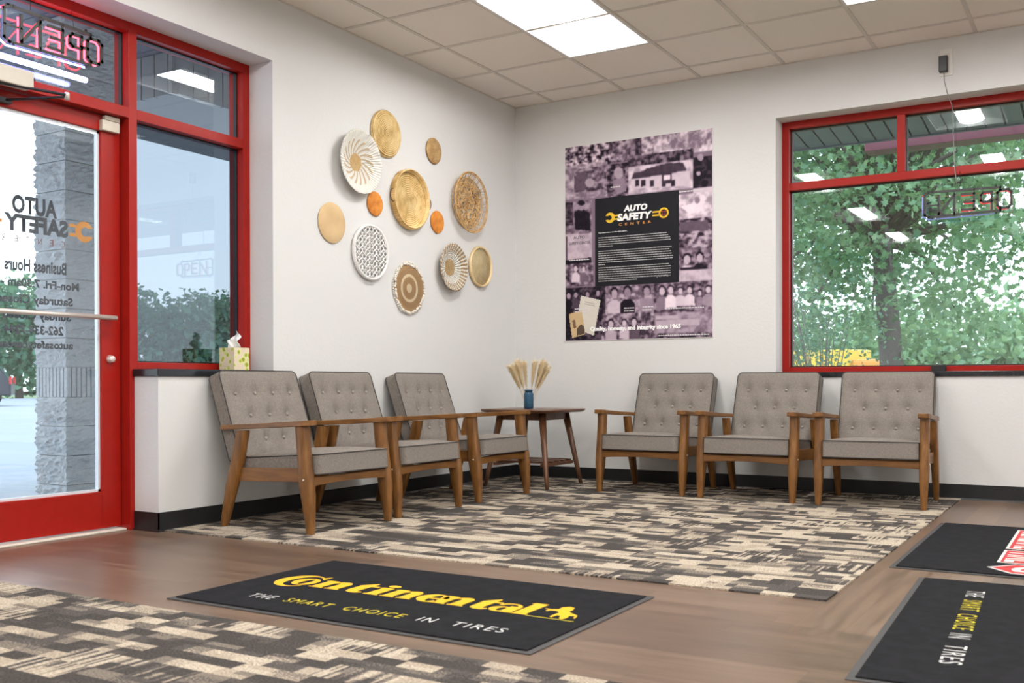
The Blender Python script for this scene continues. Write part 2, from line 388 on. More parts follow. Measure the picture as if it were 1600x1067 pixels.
for body, z, x, ww, hh in (('Business Hours', 1.283, -.02, .325, .060), ('Mon-Fri. 7:30am - 5:30pm', 1.198, -.090, .60, .052), ('Saturday Closed', 1.120, -.055, .40, .054), ('Sunday Closed', 1.045, -.045, .36, .054), ('262-334-7244', .985, -.002, .31, .046), ('autosafetycenterwb.com', .908, -.055, .58, .050)):
    text('hours_text', body, Md, x, z, ww, hh, INK, dec, bold=.038)

# ------------------------------------------------------------------ BACK WINDOW
win2 = bpy.data.objects.new('window_2', None); C.objects.link(win2); win2['kind'] = 'structure'
Y0, Y1 = .155, .27; ZF0, ZF1 = WZ0, WZ1
m = MB(); m.box(WX0, WX0+.05, Y0, Y1, ZF0, ZF1); m.box(WX1-.05, WX1, Y0, Y1, ZF0, ZF1)
m.box(WX0+.05, WX1-.05, Y0, Y1, ZF1-.05, ZF1); m.box(WX0+.05, WX1-.05, Y0, Y1, ZF0, ZF0+.037)
m.box(WX0+.05, WX1-.05, Y0, Y1, 2.112, 2.166)
for xm in (2.895, 3.71): m.box(xm, xm+.052, Y0, Y1, 2.166, ZF1-.05)
m.build('window_frame', RED, win2, .002)
L2 = [(WX0+.05, WX1-.05, ZF0+.037, 2.112), (WX0+.05, 2.895, 2.166, ZF1-.05), (2.947, 3.71, 2.166, ZF1-.05), (3.762, WX1-.05, 2.166, ZF1-.05)]
m = MB()
for a in L2:
    t = .008
    m.box(a[0], a[0]+t, .20, .225, a[2], a[3]); m.box(a[1]-t, a[1], .20, .225, a[2], a[3]); m.box(a[0], a[1], .20, .225, a[2], a[2]+t); m.box(a[0], a[1], .20, .225, a[3]-t, a[3])
m.build('gasket', BLACK, win2)
for a in L2: MB().box(a[0]+.002, a[1]-.002, .209, .215, a[2]+.002, a[3]-.002).build('glass_pane', GL_WIN, win2)
tag(MB().box(3.115, 3.205, .120, .1545, .8225, .868).build('window_latch', BLACK, None, .005), 'small black clip on the bottom red rail of the tree-facing window', 'latch')

# ------------------------------------------------------------------ CEILING FIXTURES
LENS = emis('lit_lens', (1.0, .985, .965), LAMP)
REFL = plain('white_reflector', (.86, .86, .84), .35, noise=.01)
trim = plain('fixture_trim', (.75, .75, .73), .4)
def make_troffer():
    t = thing('ceiling_light', '', 'ceiling light', (0, 0, 0), 0, 'recessed ceiling lights')
    L = 2*T; m = MB()
    for a in ((0, .02, 0, L), (T-.02, T, 0, L)): m.box(a[0]+.001, a[1]-.001, a[2]+.001, a[3]-.001, -.0075, .004)
    for a in ((.02, T-.02, 0, .02), (.02, T-.02, L-.02, L)): m.box(a[0], a[1], a[2]+.001, a[3]-.001, -.0075, .004)
    m.build('frame', trim, t)
    m = MB(); n = 10; vs = []
    cs = []
    for k in range(n+1):
        u = k/n; x = .02+(T/2-.10-.02)*u; z = .004+.045*math.sin(u*PI/2)**.8 if u > 0 else .004
        cs.append((x, z))
    cs = cs+[(T-x, z) for x, z in reversed(cs)]
    for y in (.02, L-.02): vs += [(x, y, z) for x, z in cs]
    k = len(cs); m.add(vs, [(i+1, i, k+i, k+i+1) for i in range(k-1)], 0, True)
    for y, s_ in ((.02, 1), (L-.02, -1)): m.add([(x, y, z) for x, z in cs], [tuple(range(k))[::s_]])
    m.box(.0, T, 0, L, .06, .08)
    m.build('reflector', REFL, t)
    m = MB(); vs = []; k = 9
    for y in (.03, L-.03): vs += [(T/2-.10*math.cos(PI*i/(k-1)), y, .049-.036*math.sin(PI*i/(k-1))) for i in range(k)]
    m.add(vs, [(i, i+1, k+i+1, k+i) for i in range(k-1)]+[tuple(range(k)), tuple(range(2*k-1, k-1, -1))], 0, True)
    m.build('lens', LENS, t)
    return t
tp = None
tl = {(0, 0): 'bright recessed ceiling light nearest the corner, over the left row of armchairs', (1, 0): 'bright recessed ceiling light cut by the top edge of the photo, nearest the tree window',
      (0, 1): 'recessed ceiling light one row back from the corner one, seen only mirrored in glass'}
for i, (x, y) in enumerate(troffers):
    o = make_troffer() if tp is None else copy_tree(tp)
    tp = tp or o
    o.location = (x, y, H); ix, iy = i//4, i % 4
    o['label'] = tl.get((ix, iy), 'recessed ceiling light in row %s from the left wall, %s from the back wall' % (('first', 'second', 'third', 'fourth')[ix], ('first', 'second', 'third', 'fourth')[iy]))

# ------------------------------------------------------------------ ARMCHAIRS
def rounded_rect(hw, hh, r, n=5):
    p = []
    for cx, cy, a0 in ((hw-r, hh-r, 0), (-hw+r, hh-r, 90), (-hw+r, -hh+r, 180), (hw-r, -hh+r, 270)):
        for k in range(n+1):
            a = math.radians(a0+90*k/n); p.append((cx+r*math.cos(a), cy+r*math.sin(a)))
    return p
def cushion(hw, hh, t, r, bulge, dimples, M, name, parent, nx=30, ny=24, back_bulge=.004):
    """box cushion: face in local xy (z = thickness t), crowned front with button dimples"""
    vs = []; fs = []; sm = []
    def outline(x, y):        # squash grid to rounded corners
        ax, ay = abs(x), abs(y)
        if ax > hw-r and ay > hh-r:
            dx, dy = ax-(hw-r), ay-(hh-r); q = max(dx, dy)/math.hypot(dx, dy) if math.hypot(dx, dy) > 0 else 1
            ax, ay = hw-r+dx*q, hh-r+dy*q
        return math.copysign(ax, x), math.copysign(ay, y)
    def hz(x, y):
        u = x/hw; v = y/hh; z = bulge*(1-abs(u)**3.2)*(1-abs(v)**3.2)
        e = min(1, (1-max(abs(u), abs(v)))/.05); z -= .006*(1-e)**2
        for dx, dy in dimples:
            d = math.hypot((x-dx), (y-dy)*(.8 if y < dy else 1.0)); z -= .027*math.exp(-(d/.037)**1.25)
            if abs(x-dx) < .035 and 0 < y-dy < .10: z -= .006*math.exp(-((x-dx)/.013)**2)*(1-(y-dy)/.10)
        return z
    for side in (1, 0):
        for j in range(ny+1):
            for i in range(nx+1):
                x = -hw+2*hw*i/nx; y = -hh+2*hh*j/ny; X, Y = outline(x, y)
                vs.append((X, Y, t+hz(x, y) if side else -back_bulge*(1-abs(x/hw)**3)*(1-abs(y/hh)**3)))
    st = (nx+1)*(ny+1)
    for j in range(ny):
        for i in range(nx):
            a = j*(nx+1)+i; fs.append((a, a+1, a+nx+2, a+nx+1)); b = a+st; fs.append((b, b+nx+1, b+nx+2, b+1))
    ring = [i for i in range(nx+1)]+[j*(nx+1)+nx for j in range(1, ny+1)]+[ny*(nx+1)+i for i in range(nx-1, -1, -1)]+[j*(nx+1) for j in range(ny-1, 0, -1)]
    nr = len(ring); 
    for k in range(nr):
        a, b = ring[k], ring[(k+1) % nr]; fs.append((b, a, a+st, b+st))
    m = MB(); m.add(vs, fs, 0, True, M); o = m.build(name, FAB, parent)
    e = o.modifiers.new('split', 'EDGE_SPLIT'); e.split_angle = math.radians(50)
    pm = MB(); pm.tube([(x, y, t-.004) for x, y in rounded_rect(hw, hh, r)], .0032, 6, 0, True, M=M); pm.tube([(x, y, .003) for x, y in rounded_rect(hw, hh, r)], .0028, 6, 0, True, M=M)
    pm.build('piping', PIPE, o)
    return o, hz
BTN = plain('button_fabric', (.30, .27, .24), .6)
def make_chair():
    t = thing('armchair', '', 'armchair', (0, 0, 0), 0, 'grey tufted armchairs along the two walls')
    LX = .300
    def leg(prof, sx, name='leg'):       # prof: list of (s, z, halfdepth, halfwidth)
        m = MB(); n = 12; vs = []
        for s_, z, hd, hw in prof:
            for k in range(n):
                a = 2*PI*k/n; c, q = math.cos(a), math.sin(a); e = .55
                vs.append((sx+hw*math.copysign(abs(c)**e, c), -s_+hd*math.copysign(abs(q)**e, q), z))
        k = len(prof); fs = [(i*n+j, i*n+(j+1) % n, (i+1)*n+(j+1) % n, (i+1)*n+j) for i in range(k-1) for j in range(n)]
        fs += [tuple(range(n-1, -1, -1)), tuple((k-1)*n+j for j in range(n))]
        m.add(vs, fs, 0, True); o = m.build(name, WOOD, t); e = o.modifiers.new('split', 'EDGE_SPLIT'); e.split_angle = math.radians(60); return o
    fl = [(.768, .008, .019, .016), (.763, .10, .027, .022), (.752, .20, .037, .0275), (.742, .27, .040, .0285), (.733, .36, .036, .0265), (.722, .46, .034, .0265), (.716, .542, .036, .028)]
    rl = [(.163, .008, .021, .016), (.188, .10, .027, .020), (.222, .22, .036, .0235), (.240, .27, .038, .024), (.272, .38, .038, .023), (.305, .510, .036, .023)]
    for sx in (-LX, LX): leg(fl, sx); leg(rl, sx)
    for sx in (-1, 1):                    # armrests, top slightly waisted, dipping to the back
        n = 14; vs = []
        for i in range(n+1):
            u = i/n; s_ = .150+(.785-.150)*u; z = .520+.036*u**.8-.004*math.sin(u*PI); hw = .029+.009*math.cos((u-.95)*PI*1.1)-.004*math.sin(PI*u)
            th = .024+.004*u
            if i in (0, n): hw *= .80
            for dx, dz in ((-hw, -th/2), (-hw*.96, th/2), (hw*.96, th/2), (hw, -th/2)): vs.append((sx*LX+dx, -s_, z+dz))
        fs = [(i*4+j, i*4+(j+1) % 4, (i+1)*4+(j+1) % 4, (i+1)*4+j) for i in range(n) for j in range(4)]+[(3, 2, 1, 0), (n*4, n*4+1, n*4+2, n*4+3)]
        m = MB(); m.add(vs, fs); m.build('armrest', WOODY, t, .004)
    for sx in (-1, 1):                    # side rails
        x = sx*(LX-.012)
        m = MB(); m.add([(x+dx, -s_, z) for s_, z in ((.225, .247), (.225, .315), (.745, .332), (.745, .262)) for dx in (-.011, .011)], [(0, 2, 4, 6), (7, 5, 3, 1), (0, 1, 3, 2), (2, 3, 5, 4), (4, 5, 7, 6), (6, 7, 1, 0)]); m.build('side_rail', WOODY, t, .002)
        MB().lathe([(0, .005), (.005, .004), (.006, 0), (0, 0)], 10, 0, XF((sx*(LX+.0275), -.748, .275), (0, 1, 0), (0, 0, 1*sx))).build('bolt', STEEL, t)
    m = MB(); vs = []
    for i in range(11):
        u = i/10; x = -.275+.55*u; d = .010*(1-abs(2*u-1)**2)
        vs += [(x, -.772, .243+d), (x, -.772, .288), (x, -.752, .288), (x, -.752, .243+d)]
    m.add(vs, [(i*4+j, i*4+(j+1) % 4, (i+1)*4+(j+1) % 4, (i+1)*4+j) for i in range(10) for j in range(4)]+[(3, 2, 1, 0), (40, 41, 42, 43)]); m.build('front_rail', WOODX, t, .002)
    MB().box(-.289, .289, -.25, -.228, .25, .30).build('rear_rail', WOODX, t, .002)
    # seat cushion: face up, tilts back
    a = math.atan2(.046, .56)
    Ms = Matrix.Translation((0, -.520, .268)) @ Matrix.Rotation(-a, 4, 'X')
    Ms = Matrix.Translation((0, -.522, .282)) @ Matrix.Rotation(-math.radians(3.6), 4, 'X')
    cushion(.272, .282, .104, .022, .024, [], Ms, 'seat_cushion', t)
    # back cushion: plane leaning back
    th = math.atan2(.164, .461)
    top = Vector((0, -.106, .821)); up = Vector((0, math.sin(th), math.cos(th))); nrm = Vector((0, -math.cos(th), math.sin(th)))
    hh = .245; ctr = top-up*hh-nrm*.088
    Mb = XF(ctr, (1, 0, 0), up)
    dim = [(x, hh-(.821-z)/math.cos(th)) for z, xs in ((.700, (-.200, -.067, .067, .200)), (.582, (-.135, 0, .135)), (.458, (-.200, -.067, .067, .200))) for x in xs]
    bc, hz = cushion(.285, hh, .088, .030, .019, dim, Mb, 'back_cushion', t, 60, 52)
    for i, (dx, dy) in enumerate(dim):
        m = MB(); m.lathe([(0, .0095), (.005, .0085), (.0085, .005), (.0100, 0), (0, -.003)], 14, 0, Mb @ Matrix.Translation((dx, dy,   .088+hz(dx, dy)+.004))); m.build('button', BTN, bc)
    MB().box(-.26, .26, -.29, -.262, .345, .375).build('back_rail', WOODX, t, .002)
    return t
ch = make_chair()
spots = [(1.420, 0, .0, 'grey tufted armchair of the back wall row under the poster, nearest the corner table'),
         (2.178, -.035, -.03, 'grey tufted armchair in the middle of the back wall row, under the window corner'),
         (2.884, -.02, .03, 'grey tufted armchair at the right end of the row, under the tree-facing window'),
         ]
first = True
for x, y, rz, lab in spots:
    o = ch if first else copy_tree(ch); first = False
    o.location = (x, y, 0); o.rotation_euler.z = rz; o['label'] = lab
for x, y, rz, lab in ((0.003, -2.962, PI/2-.020, 'grey tufted armchair nearest the red door, in front of the sill with tissues'),
                      (-.010, -2.262, PI/2, 'grey tufted armchair in the middle of the left wall row under the hanging baskets'),
                      (-.015, -1.432, PI/2, 'grey tufted armchair of the left wall row beside the corner side table')):
    o = copy_tree(ch); o.location = (x, y, 0); o.rotation_euler.z = rz; o['label'] = lab

# ------------------------------------------------------------------ SIDE TABLE, VASE, GRASS
tx, ty = .505, -.598
tb = thing('side_table', 'walnut side table with splayed legs and slatted shelf standing in the corner', 'side table', (tx, ty, 0))
n = 48; poly = []
for k in range(n):
    a = 2*PI*k/n; c, q = math.cos(a), math.sin(a); e = .42; poly.append((.322*math.copysign(abs(c)**e, c), .322*math.copysign(abs(q)**e, q)))
m = MB(); vs = []
for sc, z in ((.93, .541), (.985, .549), (1.0, .557), (.995, .564)): vs += [(x*sc, y*sc, z) for x, y in poly]
m.add(vs, [tuple(range(n-1, -1, -1)), tuple(3*n+k for k in range(n))]+[(r_*n+k, r_*n+(k+1) % n, (r_+1)*n+(k+1) % n, (r_+1)*n+k) for r_ in range(3) for k in range(n)]); m.build('tabletop', WOOD2X, tb)
m = MB()
for s_ in (-1, 1): m.box(-.17, .17, s_*.175-.01, s_*.175+.01, .487, .541); m.box(s_*.175-.01, s_*.175+.01, -.17, .17, .487, .541)
m.build('apron', WOOD2, tb, .002)
for sx in (-1, 1):
    for sy in (-1, 1):
        m = MB(); m.tube([(sx*.256, sy*.262, 0.001), (sx*.240, sy*.246, .10), (sx*.17, sy*.176, .54)], [.0125, .0165, .027], 14); m.build('leg', WOOD2, tb)
m = MB()
for k in range(5): m.box(-.21, .21, -.19+k*.086, -.19+k*.086+.036, .182, .196)
for s_ in (-1, 1): m.box(s_*.195-.016, s_*.195+.016, -.222, .222, .160, .182)
m.build('shelf', WOOD2X, tb, .002)
def m_blue():
    g = G('blue_glass'); return g.set((.07, .25, .42), .06, 0, Transmission_Weight=.75, IOR=1.45, Specular_IOR_Level=.6)
vx, vy = .452, -.575
va = thing('vase', 'small blue glass bottle vase on the corner side table', 'vase', (vx, vy, .5645))
MB().lathe([(0, 0), (.030, 0), (.035, .004), (.036, .012), (.036, .105), (.033, .114), (.027, .120), (.026, .128), (.031, .131), (.031, .139), (.027, .140), (.0235, .137), (.0235, .122), (.029, .113), (.032, .105), (.032, .012), (.028, .007), (0, .007)], 36).build('body', m_blue(), va)
MB().lathe([(.0265, .1215), (.0285, .1215), (.0285, .1275), (.0265, .1275), (.0265, .1215)], 24).build('neck_band', DARKM, va)
g = G('pampas_plume'); c = g.mix(g.noise(40), (.90, .78, .54), (.97, .91, .76)); g.set(c, .9); tl_ = g.n('ShaderNodeBsdfTranslucent'); g.put(tl_.inputs[0], c)
mx = g.n('ShaderNodeMixShader'); mx.inputs[0].default_value = .5; g.t.links.new(g.b.outputs[0], mx.inputs[1]); g.t.links.new(tl_.outputs[0], mx.inputs[2]); g.t.links.new(mx.outputs[0], g.out.inputs[0]); PAMP = g.m
pg = thing('pampas_grass', 'cream dried pampas plumes fanning out of the blue vase', 'dried grass', (vx, vy, .575))
STEM = plain('straw_stem', (.55, .42, .22), .8)
for i, (ax, ay, ln) in enumerate(((-.40, -.05, .33), (-.30, .08, .345), (-.20, -.03, .355), (-.12, .05, .34), (.16, -.06, .345), (.25, .06, .36), (.34, -.03, .35), (.43, .05, .325), (-.27, -.16, .33), (.29, .14, .345))):
    base = Vector((ax*.03, ay*.05, 0)); d = Vector((ax*.86, ax*.5*.86, 1)); d = Vector((ax*.86+ay*.5*0, ax*.5+ay, 1)).normalized()
    m = MB(); m.tube([base, base+d*.13, base+d*(ln*.9)], .0014, 6); m.build('stem', STEM, pg)
    m = MB()
    for k in range(1100):
        u = random.random()**.9; p = base+d*(ln*(.40+.50*u)); spread = .050*(.30+.8*u)
        q = Vector((random.gauss(0, 1), random.gauss(0, 1), random.gauss(0, .2))).normalized()
        e = p+d*random.uniform(.025, .055)+q*spread*random.uniform(.15, 1.0)
        w_ = q.cross(d).normalized()*.0014; mid = (p+e)/2+d*.008
        m.add([p-w_, p+w_, mid+w_, mid-w_, e], [(0, 1, 2, 3), (3, 2, 4)])
    m.build('plume', PAMP, pg)

# ------------------------------------------------------------------ TISSUE BOX
def m_tissue():
    g = G('tissue_box_print'); v = g.n('ShaderNodeTexVoronoi'); v.inputs['Scale'].default_value = 30; g.put(v.inputs['Vector'], g.tc())
    n = g.noise(26, detail=3); f = g.ma('ADD', v.outputs['Distance'], g.ma('MULTIPLY', n, .7))
    c = g.ramp(f, [(.50, (.28, .34, .03)), (.66, (.56, .60, .12)), (.80, (.72, .68, .40)), (1.0, (.72, .60, .46))]); return g.set(c, .6)
tbx = thing('tissue_box', 'cube tissue box with lime floral print on the black sill', 'tissue box', (-.088, -2.952, SZ))
MB().box(-.058, .058, -.058, .058, .0003, .125).build('box', m_tissue(), tbx, .002)
m = MB()
def sheet(pts, th=.0012):
    m.add(pts, [(0, 1, 2), (0, 2, 3)]); 
nv = 9; vs = []
for j in range(nv):
    v = j/(nv-1)
    for i in range(nv):
        u = i/(nv-1)*2-1
        wd = .030+.010*math.sin(v*7)*(1-v)+.006*v if v < .8 else .036*(1-(v-.8)*2.2)
        x = u*wd+.016*v; y = .014*math.sin(u*3+v*4)*(1-.3*v)+.010*math.sin(v*9+u); z = .124+v*.085+.012*math.cos(u*2.3)*v
        vs.append((x, y, z))
m.add(vs, [(j*nv+i, j*nv+i+1, (j+1)*nv+i+1, (j+1)*nv+i) for j in range(nv-1) for i in range(nv-1)], 0, True)
vs = []
for j in range(nv):
    v = j/(nv-1)
    for i in range(nv):
        u = i/(nv-1)*2-1; x = -.012-.024*v+u*.020*(1-.5*v); y = -.010*math.sin(u*4+v*2)-.012; z = .124+v*.042+.006*math.sin(u*3)
        vs.append((x, y, z))
m.add(vs, [(j*nv+i, j*nv+i+1, (j+1)*nv+i+1, (j+1)*nv+i) for j in range(nv-1) for i in range(nv-1)], 0, True)
o = m.build('tissue', plain('tissue_paper', (.88, .88, .88), .9, noise=.01), tbx)
sm_ = o.modifiers.new('solid', 'SOLIDIFY'); sm_.thickness = .001

# ------------------------------------------------------------------ OUTLETS, ADAPTER
ol = thing('wall_outlet', 'white outlet plate high on the back wall near the ceiling', 'outlet', (3.228, 0, 2.805))
MB().box(-.042, .036, -.007, -.0005, -.085, .088).build('cover_plate', WHITE, ol, .002)
MB().box(-.020, .014, -.010, -.007, -.06, .06).build('socket', WHITE, ol, .002)
ad = thing('power_adapter', 'black power adapter plugged into the high wall outlet, cord hanging down', 'adapter', (3.212, -.0105, 2.80))
MB().box(-.027, .025, -.045, -.0005, -.060, .040).build('body', BLACK, ad, .004)
m = MB(); m.tube([(0.002, -.02, -.066), (.004, -.018, -.12), (.022, -.012, -.20), (.030, .16, -.245), (.036, .152, -.45), (.044, .152, -.64), (.060, .12, -.76)], .0028, 6)
m.build('cord', plain('grey_cord', (.30, .30, .30), .5), ad)
o2 = thing('wall_outlet', 'white outlet low on the wall behind the right end armchair leg', 'outlet', (3.118, 0, .40))
MB().box(-.036, .036, -.007, -.0005, -.085, .085).build('cover_plate', WHITE, o2, .002)
MB().box(-.018, .018, -.0085, -.007, -.055, .055).build('socket', WHITE, o2, .001)
# ------------------------------------------------------------------ POSTER
PU0, PU1, PZ0, PZ1 = .460, 1.658, 1.083, 2.590
def poster_pixels(nx=230, ny=290):
    rs = np.random.RandomState(3)
    def nz(cell, sx=1.0):
        a = rs.rand(int(ny/cell)+3, int(nx/(cell*sx))+3); yy = np.arange(ny)/cell; xx = np.arange(nx)/(cell*sx)
        y0 = yy.astype(int); x0 = xx.astype(int); fy = (yy-y0)[:, None]; fx = (xx-x0)[None]
        fy = fy*fy*(3-2*fy); fx = fx*fx*(3-2*fx)
        g = lambda j, i: a[np.ix_(y0+j, x0+i)]
        return g(0, 0)*(1-fy)*(1-fx)+g(1, 0)*fy*(1-fx)+g(0, 1)*(1-fy)*fx+g(1, 1)*fy*fx
    base = .5*nz(9)+.3*nz(4)+.2*nz(2)
    busy = .4*nz(5)+.35*nz(3, 1.6)+.25*nz(1.5)
    U, V = np.meshgrid((np.arange(nx)+.5)/nx, (np.arange(ny)+.5)/ny)
    X = 72+664*U; Y = (150-92*U)+V*((1015-17*U)-(150-92*U))       # pixel frame of the studied poster view
    Y0 = Y-(-.139*(X-72))*(1-V)*1.0
    g = .42+.25*(base-.5); ix = lambda a: a
    im = np.ones((ny, nx))*.40
    def rect(x0, x1, y0, y1, val=None, lo=None, hi=None, src=None, rim=True):
        # y given at the left poster edge's scale, sheared with the poster's own lines
        sh = lambda t: t
        m = (X >= x0) & (X <= x1) & (Y >= y0) & (Y <= y1)
        if val is not None: im[m] = val
        else:
            s_ = busy if src is None else src; q = np.clip((s_-.5)*2.6+.5, 0, 1); im[m] = (lo+(hi-lo)*q)[m]
        return m
    def rectl(x0, x1, yl, yh, lo, hi, src=None):      # edges follow the poster perspective: y at x0
        k = lambda y: -.139+(y-100)/900*.113
        m = (X >= x0) & (X <= x1) & (Y >= yl+k(yl)*(X-x0)) & (Y <= yh+k(yh)*(X-x0))
        s_ = busy if src is None else src; q = np.clip((s_-.5)*2.8+.5, 0, 1); im[m] = (lo+(hi-lo)*q)[m]
    def ell(cx, cy, rx, ry, val, soft=0):
        m = ((X-cx)/rx)**2+((Y-cy)/ry)**2 < 1; im[m] = val+.10*(busy[m]-.5)
    def poly(pts, val):
        m = np.zeros_like(im, bool); n_ = len(pts)
        for i in range(n_):
            x1, y1 = pts[i]; x2, y2 = pts[(i+1) % n_]
            if y1 == y2: continue
            c = ((Y >= min(y1, y2)) & (Y < max(y1, y2))) & (X < (x2-x1)*(Y-y1)/(y2-y1)+x1); m ^= c
        im[m] = val+.08*(busy[m]-.5)
    def person(cx, cy, s_, cloth, hair=.12, face=.66, w_=1.0):
        poly([(cx-1.35*s_*w_, cy+4.2*s_), (cx-1.25*s_*w_, cy+1.9*s_), (cx-.5*s_, cy+1.2*s_), (cx+.5*s_, cy+1.2*s_), (cx+1.25*s_*w_, cy+1.9*s_), (cx+1.35*s_*w_, cy+4.2*s_)], cloth)
        ell(cx, cy-.15*s_, .78*s_, 1.08*s_, hair); ell(cx, cy+.10*s_, .62*s_, .86*s_, face)
    rectl(60, 285, 140, 245, .08, .78); rectl(285, 392, 110, 215, .18, .62); rectl(380, 486, 90, 205, .12, .50, base); rectl(430, 486, 88, 200, .35, .75)
    rectl(486, 745, 80, 190, .40, .80, base); rectl(60, 275, 235, 385, .38, .66, base); rectl(115, 268, 245, 350, .18, .55); ell(150, 300, 34, 44, .30); ell(190, 305, 22, 20, .55)
    rectl(272, 368, 222, 372, .10, .50); ell(325, 260, 22, 26, .55); poly([(300, 290), (350, 280), (362, 340), (330, 352), (298, 330)], .45)
    rectl(368, 655, 215, 358, .52, .74, base); rectl(368, 655, 185, 232, .10, .45)
    poly([(385, 285), (395, 258), (440, 250), (450, 240), (545, 214), (612, 212), (628, 248), (460, 278), (385, 290)], .22)      # shop roofs
    poly([(385, 288), (640, 250), (640, 318), (385, 330)], .68)
    for x_ in (400, 428, 468, 520, 560): poly([(x_, 292), (x_+18, 290), (x_+18, 318), (x_, 321)], .16)
    poly([(520, 264), (562, 260), (562, 304), (520, 308)], .20); poly([(528, 270), (556, 267), (556, 290), (528, 293)], .78)
    rectl(655, 745, 190, 330, .04, .22); ell(686, 190, 13, 16, .55); ell(678, 262, 10, 10, .6); poly([(655, 330), (740, 320), (740, 345), (655, 352)], .70)
    rectl(60, 200, 395, 540, .30, .55, base); rectl(68, 110, 395, 500, .12, .4); poly([(115, 435), (150, 420), (190, 440), (195, 520), (120, 515)], .12); ell(150, 408, 17, 22, .5); ell(150, 395, 17, 12, .12)
    rectl(60, 200, 540, 660, .55, .66, base); poly([(66, 655), (195, 640), (195, 672), (66, 672)], .08); poly([(75, 545), (80, 545), (80, 655), (75, 655)], .15)
    rectl(60, 205, 672, 775, .16, .55); person(122, 690, 15, .72); person(160, 692, 14, .35)
    rectl(585, 745, 360, 475, .50, .78, base); poly([(600, 410), (650, 395), (665, 370), (690, 372), (700, 430), (640, 445)], .80); ell(672, 382, 12, 15, .45)
    rectl(585, 745, 470, 600, .14, .62); poly([(600, 480), (720, 474), (720, 520), (600, 524)], .30)
    rectl(585, 745, 600, 705, .18, .50); person(629, 648, 24, .80, .08, .62); person(683, 640, 22, .12, .08, .60); poly([(600, 685), (655, 682), (655, 702), (600, 704)], .15)
    rectl(585, 745, 700, 758, .55, .68, base)
    rectl(60, 265, 780, 1015, .05, .30); person(88, 812, 16, .10, .06, .55); person(122, 808, 15, .25, .06, .5); person(178, 806, 15, .1, .06, .5); person(228, 800, 16, .08, .05, .5)
    rectl(262, 485, 770, 900, .30, .62); person(305, 802, 24, .66, .10, .55); person(365, 796, 26, .10, .10, .45); person(452, 792, 24, .48, .12, .5)
    rectl(485, 745, 755, 895, .16, .52)
    for x_, y_, q, c_ in ((520, 790, 21, .42), (558, 786, 19, .78), (600, 790, 16, .70), (640, 786, 17, .74), (683, 800, 13, .45), (718, 784, 17, .50)): person(x_, y_, q, c_, .14, .66)
    rectl(245, 490, 895, 1012, .18, .60); 
    for x_, y_, q, c_ in ((288, 940, 20, .60), (350, 935, 17, .66), (395, 930, 18, .30)): person(x_, y_, q, c_)
    rectl(485, 745, 890, 1005, .34, .56, base); poly([(490, 905), (590, 898), (590, 915), (490, 920)], .62); poly([(490, 925), (680, 915), (680, 945), (490, 950)], .60)
    rectl(430, 745, 985, 1012, .12, .5)
    # soft focus
    k = np.array([1, 2, 1])/4.
    for _ in range(1):
        p_ = np.pad(im, 1, mode='edge'); im = sum(k[a]*k[b]*p_[a:a+ny, b:b+nx] for a in range(3) for b in range(3))
    im = np.clip(im, 0.02, .95)
    im = np.clip((im-.40)*1.30+.41, .02, .95); col = np.stack([im**1.75*.98+.008, im**1.95*.85+.006, im**1.75*.92+.011], -1)
    # the two paper documents in warm tones
    def paint(pts, c, v=.06):
        m = np.zeros_like(im, bool); n_ = len(pts)
        for i in range(n_):
            x1, y1 = pts[i]; x2, y2 = pts[(i+1) % n_]
            if y1 == y2: continue
            m ^= ((Y >= min(y1, y2)) & (Y < max(y1, y2))) & (X < (x2-x1)*(Y-y1)/(y2-y1)+x1)
        col[m] = np.array(c)*(1+v*2*(busy[m][:, None]-.5))
    paint([(147, 812), (240, 832), (208, 992), (120, 960)], (.66, .62, .55), .04)
    for q in range(2): paint([(165, 838+q*9), (215, 848+q*9), (214, 851+q*9), (165, 841+q*9)], (.35, .33, .30))
    paint([(88, 896), (150, 878), (168, 985), (104, 1003)], (.60, .43, .24), .10)
    paint([(104, 925), (118, 920), (124, 955), (112, 962)], (.20, .12, .07)); paint([(128, 960), (146, 940), (162, 950), (165, 984), (128, 992)], (.10, .07, .05))
    return col
col = poster_pixels(); ny_, nx_ = col.shape[:2]
po = thing('poster', 'large poster collage of purple-toned photos with a black text panel on the back wall', 'poster', ((PU0+PU1)/2, 0, PZ0))
Mp = Matrix.Translation((-(PU0+PU1)/2, 0, -PZ0))
xs = np.linspace(PU0, PU1, nx_+1)-(PU0+PU1)/2; zs = np.linspace(PZ1, PZ0, ny_+1)-PZ0
gx, gz = np.meshgrid(xs, zs); vs = np.stack([gx.ravel(), np.full(gx.size, -.0066), gz.ravel()], -1)
ii = (np.arange(ny_)[:, None]*(nx_+1)+np.arange(nx_)[None]).ravel(); fs = np.stack([ii, ii+nx_+1, ii+nx_+2, ii+1], -1)
me = bpy.data.meshes.new('photo_collage'); me.from_pydata(vs.tolist(), [], fs.tolist())
ca = me.color_attributes.new('print', 'FLOAT_COLOR', 'CORNER'); cc = np.repeat(np.concatenate([col.reshape(-1, 3), np.ones((nx_*ny_, 1))], 1), 4, 0)
ca.data.foreach_set('color', cc.ravel().astype(np.float32))
g = G('printed_collage'); at = g.n('ShaderNodeAttribute', attribute_name='print'); g.put(g.b.inputs['Base Color'], at.outputs['Color']); g.b.inputs['Roughness'].default_value = .6; g.b.inputs['Specular IOR Level'].default_value = .15
me.materials.append(g.m); o = bpy.data.objects.new('photo_collage', me); C.objects.link(o); o.parent = po
MB().box(PU0-.004-(PU0+PU1)/2, PU1+.004-(PU0+PU1)/2, -.006, -.0005, -.004, PZ1-PZ0+.004).build('backing', plain('poster_white', (.72, .70, .68), .5), po)
